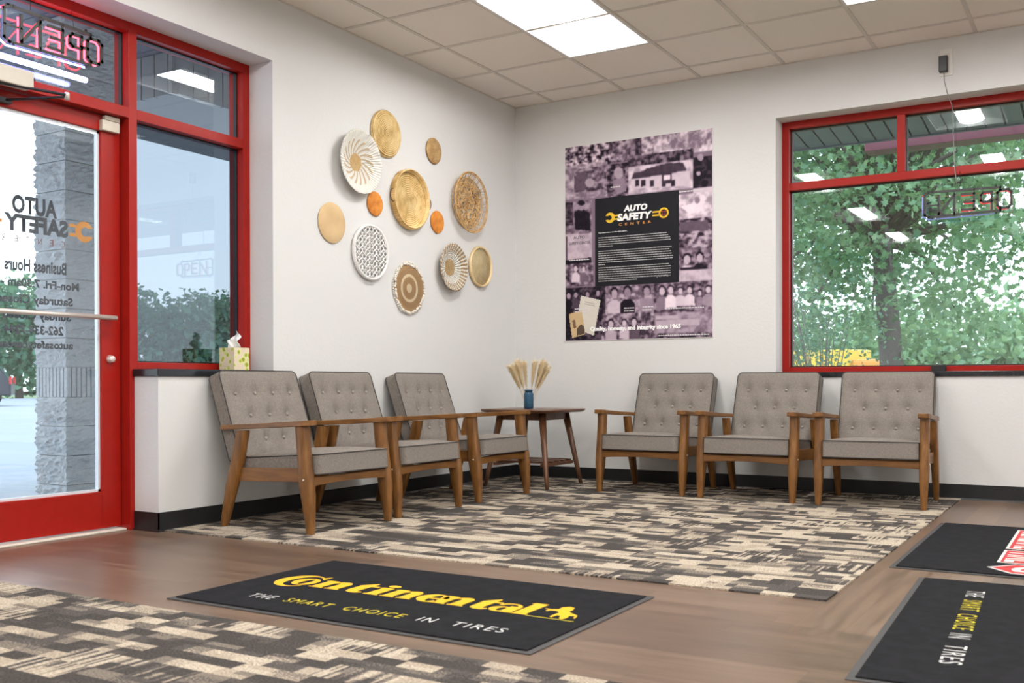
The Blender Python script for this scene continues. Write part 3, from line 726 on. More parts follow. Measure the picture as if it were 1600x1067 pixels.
MB().box(.718-(PU0+PU1)/2, 1.403-(PU0+PU1)/2, -.0085, -.0067, 1.492-PZ0, 2.168-PZ0).build('text_panel', plain('poster_black', (.014, .014, .018), .6, Specular_IOR_Level=.15), po)
Mt = XF((.718-(PU0+PU1)/2, -.0088, 1.492-PZ0), (1, 0, 0), (0, 0, 1))     # panel frame, metres
WT = plain('print_white', (.92, .92, .92), .5); YL = plain('print_yellow', (.80, .50, .015), .5); OR_ = plain('print_orange', (.62, .27, .05), .5)
text('auto_text', 'AUTO', Mt, .240, .555, .195, .048, WT, po, bold=.05, shear=.12)
text('safety_text', 'SAFETY', Mt, .188, .488, .285, .055, WT, po, bold=.05, shear=.12, ext=.0009)
text('center_text', 'CENTER', Mt, .200, .452, .265, .019, OR_, po, bold=.02, space=2.1)
wm = wrench(Mt, .128, .520, .040, YL, po, z0=0, z1=.0004)
wm.box(.155, .205, .500, .512, 0, .0003, 0, Mt); wm.box(.155, .205, .526, .538, 0, .0003, 0, Mt)
wm.build('wrench_emblem', YL, po); wm = MB(); wm.box(.475, .53, .500, .512, 0, .0003, 0, Mt); wm.box(.475, .53, .526, .538, 0, .0003, 0, Mt)
wm.lathe([(.026, 0), (.040, 0), (.040, .0004), (.026, .0004), (.026, 0)], 30, 0, Mt @ Matrix.Translation((.565, .519, 0)))
wm.build('ring_emblem', YL, po)
RDP = plain('print_red', (.30, .03, .03), .5); m = MB()
for a in range(4): m.box(.004, .018, .003, .018, 0, .0003, 0, Mt @ Matrix.Translation((.565, .519, 0)) @ Matrix.Rotation(a*PI/2, 4, 'Z'))
m.build('ring_segments', RDP, po)
text('heading_text', 'You have come to the right place...', Mt, .028, .404, .245, .011, WT, po, bold=.02)
rs = random.Random(5)
for nm, yt, n_, lens in (('first_paragraph', .372, 5, (.585, .59, .605, .61, .14)), ('second_paragraph', .268, 7, (.62, .60, .62, .625, .63, .625, .08)), ('third_paragraph', .142, 7, (.60, .61, .615, .61, .61, .60, .34))):
    m = MB()
    for k in range(n_):
        x = .028; y = yt-k*.0170
        while x < lens[k]:
            wl = rs.uniform(.006, .030); m.box(x, min(x+wl, lens[k]+.01), y-.0026, y+.0030, 0, .0003, 0, Mt); x += wl+.0035
    o = m.build(nm, plain('print_grey', (.46, .46, .46), .5), po); o['kind'] = 'stuff'
m = MB(); m.tube([Mt @ Vector(q) for q in ((.49, .052, .001), (.505, .060, .001), (.512, .044, .001), (.525, .056, .001), (.535, .048, .001), (.545, .054, .001), (.57, .050, .001), (.58, .060, .001), (.59, .048, .001), (.62, .055, .001))], .0008, 5)
m.build('signature', WT, po)
Mq = XF((PU0-(PU0+PU1)/2, -.0070, 0), (1, 0, 0), (0, 0, 1))
text('slogan_text', 'Quality, honesty, and integrity since 1965', Mq, .215, .060, .740, .044, WT, po, bold=.055)
text('board_text', 'AUTO', Mq, .070, .788, .10, .024, plain('print_dark', (.10, .08, .10), .5), po, bold=.03)
text('board_text', 'SAFETY CENTER', Mq, .030, .745, .19, .022, plain('print_dark', (.10, .08, .10), .5), po, bold=.03)
for x, y, w_, n_ in ((.08, .245, .11, 2), (.50, .235, .07, 2), (.65, .238, .07, 2), (.83, .218, .30, 1), (.78, .020, .38, 1), (.035, .625, .15, 1), (.39, 1.16, .08, 1), (.93, 1.07, .20, 1)):
    m = MB()
    for k in range(n_): 
        q = x
        while q < x+w_: wl = rs.uniform(.010, .025); m.box(q, q+wl, y-k*.022-.004, y-k*.022+.004, 0, .0003, 0, Mq); q += wl+.004
    m.build('caption', plain('print_caption', (.66, .64, .66), .5), po)['kind'] = 'stuff'

# ------------------------------------------------------------------ WALL BASKETS
def disc_mat(name, fn, rough=.8):
    g = G(name); x, y, z = g.xyz(); r = g.ma('SQRT', g.ma('ADD', g.ma('MULTIPLY', x, x), g.ma('MULTIPLY', y, y))); a = g.ma('ARCTAN2', y, x)
    c, h, st, d = fn(g, r, a); g.bump(h, st, d); g.set(c, rough); return g.m
def coil(g, r, a, pitch, k=60, st=None):
    c1 = g.ma('SINE', g.ma('MULTIPLY', g.ma('ADD', r, g.ma('MULTIPLY', a, pitch/(2*PI))), 2*PI/pitch))
    c2 = g.ma('SINE', g.ma('ADD', g.ma('MULTIPLY', a, k), g.ma('MULTIPLY', c1, 1.3))); return c1, c2
def f_gold(g, r, a):
    c1, c2 = coil(g, r, a, .0125, 90); n = g.noise(14, detail=4)
    f = g.ma('ADD', g.ma('MULTIPLY', c1, .16), g.ma('ADD', g.ma('MULTIPLY', c2, .05), n)); return g.ramp(f, [(.25, (.52, .30, .09)), (.5, (.86, .58, .24)), (.8, (.95, .76, .42))]), g.ma('ADD', c1, g.ma('MULTIPLY', c2, .3)), .7, .004
def f_brown(g, r, a):
    c1, c2 = coil(g, r, a, .010, 60); n = g.noise(30); return g.ramp(g.ma('ADD', n, g.ma('MULTIPLY', c1, .2)), [(.3, (.36, .19, .065)), (.7, (.64, .42, .19))]), c1, .6, .003
def f_tan(g, r, a):
    c1, c2 = coil(g, r, a, .006, 120); n = g.noise(6); return g.ramp(g.ma('ADD', n, g.ma('MULTIPLY', c1, .08)), [(.3, (.62, .43, .22)), (.7, (.76, .55, .30))]), c1, .4, .002
def f_orange(g, r, a):
    c1, c2 = coil(g, r, a, .005, 100); n = g.noise(22); return g.ramp(g.ma('ADD', n, g.ma('MULTIPLY', c1, .08)), [(.3, (.55, .16, .02)), (.7, (.85, .33, .05))]), c1, .4, .002
def f_swirl(g, r, a):
    s = g.ma('SINE', g.ma('ADD', g.ma('MULTIPLY', a, 17.0), g.ma('MULTIPLY', r, 95.0))); band = g.ma('MULTIPLY', g.ma('GREATER_THAN', s, .35), g.ma('MULTIPLY', g.ma('GREATER_THAN', r, .06), g.ma('LESS_THAN', r, .145)))
    n = g.noise(60); c = g.mix(g.ma('MULTIPLY', band, .8), (.80, .77, .71), (.52, .37, .20)); cen = g.ma('LESS_THAN', g.ma('ADD', r, g.ma('MULTIPLY', n, .02)), .068)
    fl = g.ma('SINE', g.ma('MULTIPLY', a, 64.0)); c = g.mix(cen, c, g.mix(n, (.55, .33, .11), (.74, .52, .26))); return c, g.ma('ADD', g.ma('ADD', s, fl), n), .55, .005
def f_rings(g, r, a):
    n = g.noise(40); rr = g.ma('ADD', r, g.ma('MULTIPLY', n, .006)); c1, c2 = coil(g, r, a, .008, 70)
    c = g.ramp(g.ma('MULTIPLY', rr, 5.0), [(0, (.80, .66, .44)), (.165, (.38, .20, .085)), (.33, (.44, .245, .10)), (.40, (.88, .74, .52)), (.50, (.41, .225, .095)), (.70, (.50, .29, .13))], 'CONSTANT')
    return g.mix(g.ma('MULTIPLY', g.ma('ADD', c2, 1.0), .22), c, (.60, .44, .24)), c1, .8, .004
def f_shell(g, r, a):
    s = g.ma('SINE', g.ma('MULTIPLY', a, 34.0)); n = g.noise(45); out = g.ma('GREATER_THAN', r, .118)
    c = g.mix(g.ma('MULTIPLY', out, g.ma('GREATER_THAN', s, .0)), (.80, .76, .68), (.50, .33, .17)); c = g.mix(g.ma('LESS_THAN', g.ma('ADD', r, g.ma('MULTIPLY', n, .012)), .068), c, g.mix(n, (.50, .30, .10), (.72, .52, .28)))
    return c, g.ma('ADD', g.ma('MULTIPLY', s, 1.0), g.ma('SINE', g.ma('MULTIPLY', r, 500.0))), .7, .006
def f_slat(g, r, a):
    x, y, z = g.xyz(); s = g.ma('SINE', g.ma('MULTIPLY', g.ma('ADD', y, g.ma('MULTIPLY', x, .25)), 2*PI/.0105)); n = g.noise(20)
    return g.ramp(g.ma('ADD', g.ma('MULTIPLY', s, .3), n), [(.3, (.62, .46, .22)), (.7, (.86, .72, .46))]), s, .8, .004
def f_rim(g, r, a):
    n = g.noise(12); return g.ramp(n, [(.3, (.74, .54, .26)), (.7, (.86, .68, .40))]), n, .1, .002
M_GOLD = disc_mat('golden_seagrass', f_gold); 
def hang(y, z, yawz=0): return Matrix.Translation((0, y, z))
def basket(name, label, y, z, cat='wall basket'):
    t = thing(name, label, cat, (0, y, z), 0, 'woven baskets and trivets on the left wall'); t.rotation_euler = (PI/2, 0, PI/2); return t   # local z -> world +x, local x -> world y, local y -> up
def disc(R_, T_, r_edge=.005):
    return [(0, .004), (0, T_), (R_*.5, T_), (R_-r_edge, T_), (R_, T_-r_edge), (R_, .006), (R_-.004, .004), (0, .004)]
# 1 white swirl bowl
b = basket('woven_bowl', 'large white shallow bowl with tan swirls and golden centre, upper left of the basket display', -2.012, 2.155)
prof = [(0, .012), (.062, .013), (.10, .022), (.15, .040), (.190, .058), (.2015, .064), (.204, .060), (.19, .051), (.15, .032), (.10, .014), (.06, .004), (0, .004)]
MB().lathe(prof, 160, wob=lambda a, r: 1+.008*math.sin(a*64)*(r > .18)).build('bowl', disc_mat('white_swirl_weave', f_swirl), b)
# 2 golden disc
b = basket('woven_disc', 'golden coiled seagrass disc, topmost of the basket display', -1.697, 2.402); MB().lathe(disc(.156, .026, .012), 96, wob=lambda a, r: 1+.006*math.sin(a*40)).build('coil', M_GOLD, b)
# 3 small brown
b = basket('woven_trivet', 'small brown coiled trivet alone at the upper right of the basket display', -1.146, 2.398); MB().lathe(disc(.092, .014), 64, wob=lambda a, r: 1+.006*math.sin(a*30)).build('coil', disc_mat('brown_seagrass', f_brown), b)
# 4 tray with handles
b = basket('woven_tray', 'golden round tray with raised rim and two wire handles at the centre of the baskets', -1.446, 2.006)
MB().lathe([(0, .010), (.180, .012), (.188, .016), (.190, .040), (.193, .046), (.200, .046), (.204, .040), (.204, .006), (.19, .003), (0, .003)], 96, wob=lambda a, r: 1+.003*math.sin(a*50)*(r > .18)).build('tray', M_GOLD, b)
for s_ in (-1, 1):
    m = MB(); m.tube([(s_*(.198+.034*math.sin(PI*k/10)**.5), .020*s_*0-.045+.09*k/10+s_*.0-.0, .030) for k in range(11)], .0034, 8); m.build('handle', plain('handle_wire', (.12, .085, .06), .4, .5), b)
# 5 rattan openwork
b = basket('rattan_basket', 'openwork rattan basket of curling loops, right of the basket display', -.728, 2.093)
RAT = m_wood('rattan', (.34, .18, .065), (.60, .37, .15), (.82, .58, .30), .5)
m = MB(); Rr = .222
def zz(r): return .012+.042*max(0, (r-.13)/(Rr-.13))**1.4
for r, th in ((Rr, .0058), (Rr-.010, .004), (.182, .0034), (.150, .0034)):
    m.tube([(r*math.cos(2*PI*k/72), r*math.sin(2*PI*k/72), zz(r)+.003) for k in range(72)], th, 6, 0, True)
m.tube([(.185*math.cos(2*PI*k/60), .185*math.sin(2*PI*k/60), .008) for k in range(60)], .004, 6, 0, True)
m.build('rim_rings', RAT, b)
m = MB()
for k in range(44):
    a = 2*PI*k/44; m.tube([(r*math.cos(a+.05*math.sin(r*60+k)), r*math.sin(a+.05*math.sin(r*60+k)), zz(r)) for r in np.linspace(.12, Rr, 8)], .0022, 5)
for k in range(22):
    a = 2*PI*k/22; m.tube([(.185*math.cos(a), .185*math.sin(a), .008), (Rr*math.cos(a+.12), Rr*math.sin(a+.12), zz(Rr))], .0024, 5)
m.build('spokes', RAT, b)
m = MB(); rr_ = random.Random(2)
for ring, cnt, lr in ((.020, 5, .030), (.062, 13, .033), (.105, 22, .034), (.145, 30, .030)):
    for k in range(cnt):
        a = 2*PI*(k+rr_.random()*.6)/cnt; cx, cy = ring*math.cos(a), ring*math.sin(a); ph = rr_.random()*6; ex = rr_.uniform(.55, 1.0)
        m.tube([(cx+lr*math.cos(q)*math.cos(ph)-lr*ex*math.sin(q)*math.sin(ph), cy+lr*math.cos(q)*math.sin(ph)+lr*ex*math.sin(q)*math.cos(ph), zz(ring)+.004+.006*math.sin(2*q+k)) for q in np.linspace(0, 2*PI, 15)[:-1]], .0034, 6, 0, True)
m.build('loop_weave', RAT, b)
# 6 tan flat
b = basket('woven_placemat', 'plain flat tan round mat, leftmost of the basket display', -2.234, 1.742); MB().lathe(disc(.126, .010, .003), 80).build('weave', disc_mat('tan_weave', f_tan), b)
for y, z, lab in ((-1.811, 1.923, 'small orange round trivet between the white swirl bowl and the golden tray'), (-1.104, 1.900, 'small orange round trivet between the golden tray and the rattan basket')):
    b = basket('orange_trivet', lab, y, z); MB().lathe(disc(.080, .013, .004), 64).build('weave', _cache.setdefault('orange_w', None) or disc_mat('orange_weave', f_orange), b)
# 9 white lattice
b = basket('lattice_trivet', 'white round openwork lattice plate, lower left of the basket display', -1.868, 1.600)
WL = plain('white_wicker', (.80, .79, .77), .5)
MB().lathe([(.162, .012), (.164, .026), (.171, .031), (.180, .028), (.183, .018), (.180, .006), (.168, .004), (.162, .012)], 96).build('rim', WL, b)
m = MB(); rl = .167
for ph, sg in ((0, 1), (PI, -1)):
    for k in range(-5, 6):
        x0 = k*.036; pts = []
        for j in range(61):
            y = -rl+2*rl*j/60; x = x0+.0175*math.cos(PI*(y/.036)+ph+PI*k)
            if x*x+y*y < rl*rl: pts.append((x, y, .020+.003*math.sin(PI*(y/.036)+ph)))
        if len(pts) > 3: m.tube(pts, .0048, 6)
m.build('lattice', WL, b)
m = MB()
for k in range(-9, 10):
    x = k*.018; hl = math.sqrt(max(0, .158**2-x*x)); 
    if hl > .02: m.tube([(x, -hl, .009), (x+.02, hl, .009)], .0020, 5)
m.build('backing_strands', plain('grey_wicker', (.62, .60, .57), .7), b)
# 10 ring mat with white shell fringe
b = basket('fringed_basket', 'brown and cream ringed mat with ragged white fringe, lowest of the basket display', -1.443, 1.402)
MB().lathe([(0, .010), (.161, .012), (.165, .008), (0, .005)], 96).build('weave', disc_mat('ringed_weave', f_rings), b)
m = MB(); rr_ = random.Random(9); nn = 54
for k in range(nn):
    a = 2*PI*k/nn+rr_.uniform(-.03, .03); r0 = .166+rr_.uniform(-.004, .004)*1+.005*math.sin(3*a+1)
    wv = .0135; q = Matrix.Translation((r0*math.cos(a), r0*math.sin(a), .014+rr_.uniform(-.003, .003))) @ Matrix.Rotation(a, 4, 'Z')
    m.lathe([(0, .008), (.006, .007), (.0100, .001), (.0085, -.006), (0, -.008)], 8, 0, q @ Matrix.Diagonal((.85+rr_.random()*.4, 1.15, .8, 1)))
for k in range(70):
    a = 2*PI*k/70; r0 = .176+.003*math.sin(5*a)+rr_.uniform(-.005, .005); q = Matrix.Translation((r0*math.cos(a), r0*math.sin(a), .009)) @ Matrix.Rotation(a, 4, 'Z')
    m.lathe([(0, .005), (.0075, .002), (.006, -.005), (0, -.006)], 7, 0, q @ Matrix.Diagonal((1.0, .9, .8, 1)))
o = m.build('fringe', plain('white_fringe', (.80, .74, .66), .8), b); o['kind'] = 'stuff'
# 11 shell bowl
b = basket('fluted_bowl', 'white and tan fluted shallow bowl with golden centre, lower right of the baskets', -.960, 1.590)
MB().lathe([(0, .013), (.066, .015), (.10, .024), (.14, .042), (.170, .058), (.174, .056), (.165, .046), (.13, .026), (.08, .008), (.05, .004), (0, .004)], 170, wob=lambda a, r: 1+.012*math.sin(a*34)*(r > .12)).build('bowl', disc_mat('fluted_weave', f_shell), b)
# 12 rimmed slat tray
b = basket('slatted_tray', 'pale yellow rimmed tray with slatted base, far right of the basket display', -.543, 1.636)
MB().lathe([(0, .012), (.144, .012), (.144, .006), (0, .0045)], 64).build('base', disc_mat('slatted_base', f_slat), b)
MB().lathe([(.140, .006), (.140, .024), (.145, .029), (.151, .028), (.156, .020), (.155, .007), (.150, .004), (.140, .006)], 80).build('rim', disc_mat('pale_rim', f_rim, .5), b)

# ------------------------------------------------------------------ FLOOR MATS
def m_mat():
    g = G('mat_pile'); n = g.noise(500, detail=2); n2 = g.noise(18); g.bump(n, .8, .003)
    c = g.mix(n2, (.013, .013, .015), (.028, .028, .031)); return g.set(c, 1.0, Specular_IOR_Level=.08)
PILE = m_mat(); RUB = plain('mat_rubber', (.050, .048, .048), .6)
def mat(name_label, x, y, rz, lx, ly):
    t = thing('floor_mat', name_label, 'floor mat', (x, y, .0005), rz, None)
    hx, hy = lx/2, ly/2
    m = MB(); m.box(-hx, hx, -hy, hy, 0, .003); m.build('rubber_border', RUB, t, .002)
    MB().box(-hx+.022, hx-.022, -hy+.022, hy-.022, .003, .008).build('pile', PILE, t, .002)
    return t
YT = plain('mat_yellow', (.72, .43, .008), .85); WTX = plain('mat_white', (.62, .62, .60), .85)
YT2 = plain('mat_lemon', (.55, .46, .02), .85)
m1 = mat('long black mat with yellow tire brand lettering on the wood floor left of centre', 2.056, -4.20, 0, 1.456, .875)
Mm = Matrix.Translation((-2.056, 4.20, 0))
def arc(cx, cy, rx, ry, ix, irx, iry, a0, a1, n=22):
    o_ = [(cx+rx*math.cos(math.radians(a)), cy+ry*math.sin(math.radians(a))) for a in np.linspace(a0, a1, n)]
    i_ = [(cx+ix+irx*math.cos(math.radians(a)), cy+iry*math.sin(math.radians(a))) for a in np.linspace(a1, a0, n)]
    return o_+i_
def rec(x0, x1, y0, y1): return [(x0, y0), (x1, y0), (x1, y1), (x0, y1)]
def g_n(): return [rec(0, .38, 0, 1), rec(-.07, .46, 0, .09), [(-.10, .90), (0, .88), (.2, 1.0), (0, 1.0)], [(.30, .62), (.36, .80), (.50, .95), (.70, 1.03), (.88, 1.0), (.99, .84), (1.0, .62), (1.0, 0), (.62, 0), (.62, .68), (.58, .80), (.50, .82), (.40, .74)], rec(.56, 1.08, 0, .09)]
def g_t(): return [[(.02, .88), (.40, 1.32), (.46, 1.32), (.46, .25), (.52, .13), (.62, .18), (.68, .12), (.52, -.02), (.28, -.02), (.12, .08), (.08, .28), (.08, .88)], rec(.40, .70, .88, 1.0)]
def g_i(): return [rec(0, .38, 0, 1), rec(-.07, .45, 0, .09), [(-.10, .90), (0, .88), (.2, 1.0), (0, 1.0)], [(.19+.21*math.cos(a), 1.27+.15*math.sin(a)) for a in np.linspace(0, 2*PI, 17)[:-1]]]
def g_e(): return [arc(.46, .50, .48, .52, .05, .16, .42, 0, 325), rec(.20, .90, .44, .55)]
def g_a(): return [arc(.36, .30, .36, .31, .04, .13, .22, 40, 330), rec(.50, .88, 0, .72), rec(.80, .98, 0, .09), arc(.45, .66, .43, .37, .0, .28, .28, 0, 165)]
def g_l(): return [rec(0, .38, 0, 1.42), rec(-.07, .45, 0, .09), [(-.10, 1.30), (0, 1.28), (.2, 1.42), (0, 1.42)]]
def g_o(): return [arc(.40, .50, .42, .50, .02, .14, .40, 0, 359.9, 34)]
def g_C(): return [arc(.62, .62, .72, .88, .16, .50, .76, 52, 318, 30), [(1.00, 1.28), (1.22, 1.52), (1.22, 1.05)]]
k_ = .118; yb = -4.254
for nm, gl, x0, sx in (('letter_c', g_C, 1.462, 1), ('letter_o', g_o, 1.522, 1), ('letter_n', g_n, 1.640, 1), ('letter_t', g_t, 1.785, 1.05), ('letter_i', g_i, 1.893, 1), ('letter_n', g_n, 1.965, .95), ('letter_e', g_e, 2.092, 1), ('letter_n', g_n, 2.222-.045, .98), ('letter_t', g_t, 2.315, 1.0), ('letter_a', g_a, 2.392, .92), ('letter_l', g_l, 2.497, 1)):
    m = MB()
    for q, p_ in enumerate(gl()): m.prism([(x0+a*k_*sx, yb+b_*k_-(.012 if nm == 'letter_c' else 0)) for a, b_ in p_], .0081, .0092+q*.00004, 0, Mm)
    m.build(nm, YT, m1)
horse = [(2.555, -4.137), (2.582, -4.14), (2.601, -4.129), (2.6, -4.097), (2.62, -4.079), (2.639, -4.088), (2.648, -4.121), (2.646, -4.141), (2.662, -4.159), (2.685, -4.173), (2.698, -4.184), (2.708, -4.222), (2.7, -4.218), (2.693, -4.192), (2.677, -4.196), (2.682, -4.229), (2.674, -4.251), (2.661, -4.241), (2.652, -4.211), (2.638, -4.206), (2.634, -4.244), (2.624, -4.232), (2.625, -4.19), (2.627, -4.17), (2.606, -4.154), (2.586, -4.156), (2.581, -4.173), (2.572, -4.165), (2.576, -4.149)]
m = MB(); m.prism(horse[::-1], .0081, .0092, 0, Mm); m.build('horse_emblem', YT, m1)
m = MB(); m.box(2.552, 2.721, -4.260, -4.256, .0081, .0092, 0, Mm); m.build('underline', YT2, m1)
for body, xa, xb, mt in (('THE', 1.562, 1.672, WTX), ('SMART', 1.728, 1.925, YT2), ('CHOICE', 1.985, 2.225, YT2), ('IN', 2.287, 2.345, WTX), ('TIRES', 2.412, 2.602, WTX)):
    text('slogan_text', body, Mm, xa, -4.492, xb-xa, .052, mt, m1, space=1.25, ext=.0090)
r2 = math.radians(2.3)
m2 = mat('black mat with the sideways tire slogan at the lower right corner of the photo', 3.518+.4575+.030, -3.665, r2, .915, 1.515)
Mi = Matrix.Rotation(-r2, 4, 'Z') @ Matrix.Translation((-(3.518+.4575+.030), 3.665, 0))
Ml = Mi @ XF((3.740, -3.64, 0), (math.sin(.048), -1, 0), (1, math.sin(.048), 0))
for body, xa, xb, mt in (('THE', -.505, -.395, WTX), ('SMART', -.335, -.155, YT2), ('CHOICE', -.100, .130, YT2), ('IN', .185, .245, WTX), ('TIRES', .335, .545, WTX)):
    o = text('slogan_text', body, Ml, xa, -.004, xb-xa, .058, mt, m2, space=1.25, ext=.0090)
m2_x = -.16
k2 = .118
for nm, gl, x0, sx in (('letter_c', g_C, 1.462, 1), ('letter_o', g_o, 1.522, 1), ('letter_n', g_n, 1.640, 1), ('letter_t', g_t, 1.785, 1.05), ('letter_i', g_i, 1.893, 1), ('letter_n', g_n, 1.965, .95), ('letter_e', g_e, 2.092, 1), ('letter_n', g_n, 2.177, .98), ('letter_t', g_t, 2.315, 1.0), ('letter_a', g_a, 2.392, .92), ('letter_l', g_l, 2.497, 1)):
    m = MB()
    for q, p_ in enumerate(gl()): m.prism([(x0-2.08+a*k_*sx, .235+b_*k_) for a, b_ in p_], .0081, .0092+q*.00004, 0, Ml)
    m.build(nm, YT, m2)
m3 = mat('black mat with red and white tire brand lettering at the right edge', 3.372+.4575, -2.005, math.radians(.4), .915, 1.50)
Mi3 = Matrix.Rotation(-math.radians(.4), 4, 'Z') @ Matrix.Translation((-(3.372+.4575), 2.005, 0))
M3 = Mi3 @ XF((3.755, -1.40, 0), (0, -1, 0), (1, 0, 0))
RDM = plain('mat_red', (.48, .028, .030), .85)
m = MB()
for a, b_ in ((0, .66), (.70, 1.05)): m.box(a, b_, -.012, .262, .0081, .0086, 0, M3)
m.build('white_outline', WTX, m3)
m = MB()
for a, b_ in ((.012, .648), (.712, 1.038)): m.box(a, b_, 0, .25, .0086, .0089, 0, M3)
m.build('red_field', RDM, m3)
text('brand_text', 'GENERAL', M3, .025, .012, .61, .226, WTX, m3, bold=.01, ext=.0092); text('brand_text', 'TIRE', M3, .725, .012, .30, .226, WTX, m3, bold=.01, ext=.0092)
m = MB(); m.prism([(1.075, .06), (1.19, -.035), (1.305, .06), (1.305, .262), (1.075, .262)], .0081, .0086, 0, M3); m.build('emblem_outline', WTX, m3)
m = MB(); m.prism([(1.088, .066), (1.19, -.018), (1.292, .066), (1.292, .25), (1.088, .25)], .0086, .0089, 0, M3); m.build('emblem', RDM, m3)
text('emblem_letter', 'G', M3, 1.125, .055, .13, .16, WTX, m3, bold=.03, ext=.0092)

# ------------------------------------------------------------------ OPEN SIGNS
def neon(label, M, s_red, s_blue, reflection_below):
    t = thing('open_sign', label, 'neon sign'); t.matrix_world = M
    m = MB(); d = .010
    def strip(pts, w_=.017, z0=-.004, z1=.004, closed=False):
        n_ = len(pts)
        for i in range(n_ if closed else n_-1):
            a = Vector(pts[i]+(0,)) if len(pts[i]) == 2 else Vector(pts[i]); b_ = Vector((pts[(i+1) % n_])+(0,)); L_ = (b_-a).length; an = math.atan2(b_.y-a.y, b_.x-a.x)
            m.box(-w_/2, L_+w_/2, -w_/2, w_/2, z0, z1, 0, Matrix.Translation(a) @ Matrix.Rotation(an, 4, 'Z'))
    O = [(.012, .045), (.03, .028), (.075, .028), (.092, .045), (.092, .125), (.075, .142), (.03, .142), (.012, .125)]
    P = [(.125, .025), (.125, .135), (.175, .135), (.188, .12), (.188, .085), (.175, .075), (.125, .075)]
    Ea = [(.300, .035), (.228, .035), (.228, .135), (.300, .135)]; Eb = [(.228, .085), (.285, .085)]
    N = [(.345, .020), (.345, .140), (.440, .020), (.440, .140)]
    frame = [(.075, .012), (.50, .004), (.525, .020), (.525, .150), (.505, .168), (.075, .160)]
    strip(frame, .015); strip(O, .015, closed=True); strip(P, .014); strip(Ea, .014); strip(Eb, .014); strip(N, .014)
    strip([(.440, .08), (.525, .08)], .010); strip([(.092, .085), (.125, .085)], .014); strip([(.075, .012), (.075, .028)], .01); strip([(.075, .142), (.075, .160)], .01); strip([(.345, .14), (.345, .165)], .008); strip([(.228, .135), (.228, .163)], .008); strip([(.345, .004), (.345, .02)], .008)
    m.build('backing_frame', plain('sign_black', (.030, .030, .028), .4), t)
    RT = emis('red_tube', (1, .035, .06), s_red); BT = emis('blue_tube', (.33, .38, 1.0), s_blue)
    def tubes(nm, path, mt, closed=False, r=.0042): m_ = MB(); m_.tube([(a+.006, b_-.006, .016) for a, b_ in path], r, 6, 0, closed); return m_.build(nm, mt, t)
    tubes('letter_tube', O, RT, True); tubes('letter_tube', P, RT); tubes('letter_tube', Ea, RT); tubes('letter_tube', Eb, RT); tubes('letter_tube', N, RT)
    tubes('border_tube', [(.09, .170), (.50, .176), (.535, .155)], RT); tubes('border_tube', [(.09, 0.004), (.50, -.004), (.538, .02)], BT); tubes('border_tube', [(.536, .03), (.536, .15)], BT)
    for x in (.10, .48):
        m_ = MB(); m_.tube([(x, .165, 0), (x, .178, 0)], .006, 8); m_.tube([(x, .006, 0), (x, -.008, 0)], .006, 8); m_.build('mount', plain('sign_black', (.03, .03, .028), .4), t)
    if reflection_below:
        m_ = MB(); m_.tube([(.085, -.062, .02), (.60, -.062, .02)], .013, 10); o_ = m_.build('reflection_bar', emis('pale_blue_reflection', (.40, .42, 1.0), 18.0), t)  # added glowing bar stands in for the blue border tube's reflection in the glass
    return t
s1 = neon('lit red and blue open sign, seen from behind, in the transom above the red door', XF((-.150, -3.755, 2.298), (0, -1, 0), (0, 0, 1)), 14.0, 12.0, True)
m = MB(); m.tube([(-.150, -4.15, 2.46), (-.16, -4.14, 2.554)], .0014, 5); m.tube([(-.150, -3.92, 2.46), (-.16, -3.93, 2.554)], .0014, 5)
tag(m.build('hanging_wire', DARKM), 'two thin wires holding the lit open sign over the door', 'wire')
s2 = neon('dark-framed open sign, seen from behind, hanging in the tree-facing window', XF((3.605, .100, 1.832), (-1, 0, 0), (0, 0, 1)), .9, .25, False)
m = MB(); m.tube([(3.30, .10, 2.0), (3.29, .12, 2.10), (3.285, .153, 2.13)], .0014, 5)
tag(m.build('hanging_wire', DARKM), 'thin wire holding the open sign in the tree-facing window', 'wire')
# ------------------------------------------------------------------ OUTSIDE
def m_ribs(name, axis, pitch, col=(.30, .32, .34)):
    g = G(name); x, y, z = g.xyz(); v = {'x': x, 'y': y}[axis]; f = g.ma('FRACT', g.ma('DIVIDE', v, pitch)); gr = g.ma('LESS_THAN', f, .10); n = g.noise(3)
    g.bump(g.ma('SUBTRACT', 1.0, gr), 1.0, .02); return g.set(g.mix(gr, g.mix(n, tuple(c*.9 for c in col), col), tuple(c*.25 for c in col)), .5)
def st(o): o['kind'] = 'structure'; return o
# canopy over the entrance
def ribbed_x(m, x0, x1, y0, y1, z, h=.012, step=.30):      # soffit boards running along x
    y = y0
    while y < y1: m.box(x0, x1, y+.006, min(y+step-.006, y1), z, z+.03); y += step
m = MB(); ribbed_x(m, -3.5, -.3, -9.0, 1.0, 3.29); m.box(-3.5, -.3, -9, 1, 3.33, 3.40); st(m.build('trim_4', plain('soffit_grey', (.19, .20, .25), .5)))
m = MB(); y = -1.71
m.box(-3.4, -2.0, -1.70, 1.0, 2.96, 3.285)
x = -3.4
while x < -2.0: m.box(x+.008, min(x+.145, -2.0), -1.735, -1.70, 2.96, 3.285); x += .15
y = -1.71
while y < 1.0: m.box(-2.0, -1.965, y+.008, y+.145, 2.96, 3.285); y += .15
st(m.build('trim_5', plain('ribbed_panel_grey', (.34, .35, .36), .6)))
m = MB(); m.box(-3.56, -3.5, -9, 1, 3.20, 3.5); st(m.build('trim_6', plain('fascia_maroon', (.16, .03, .035), .5)))
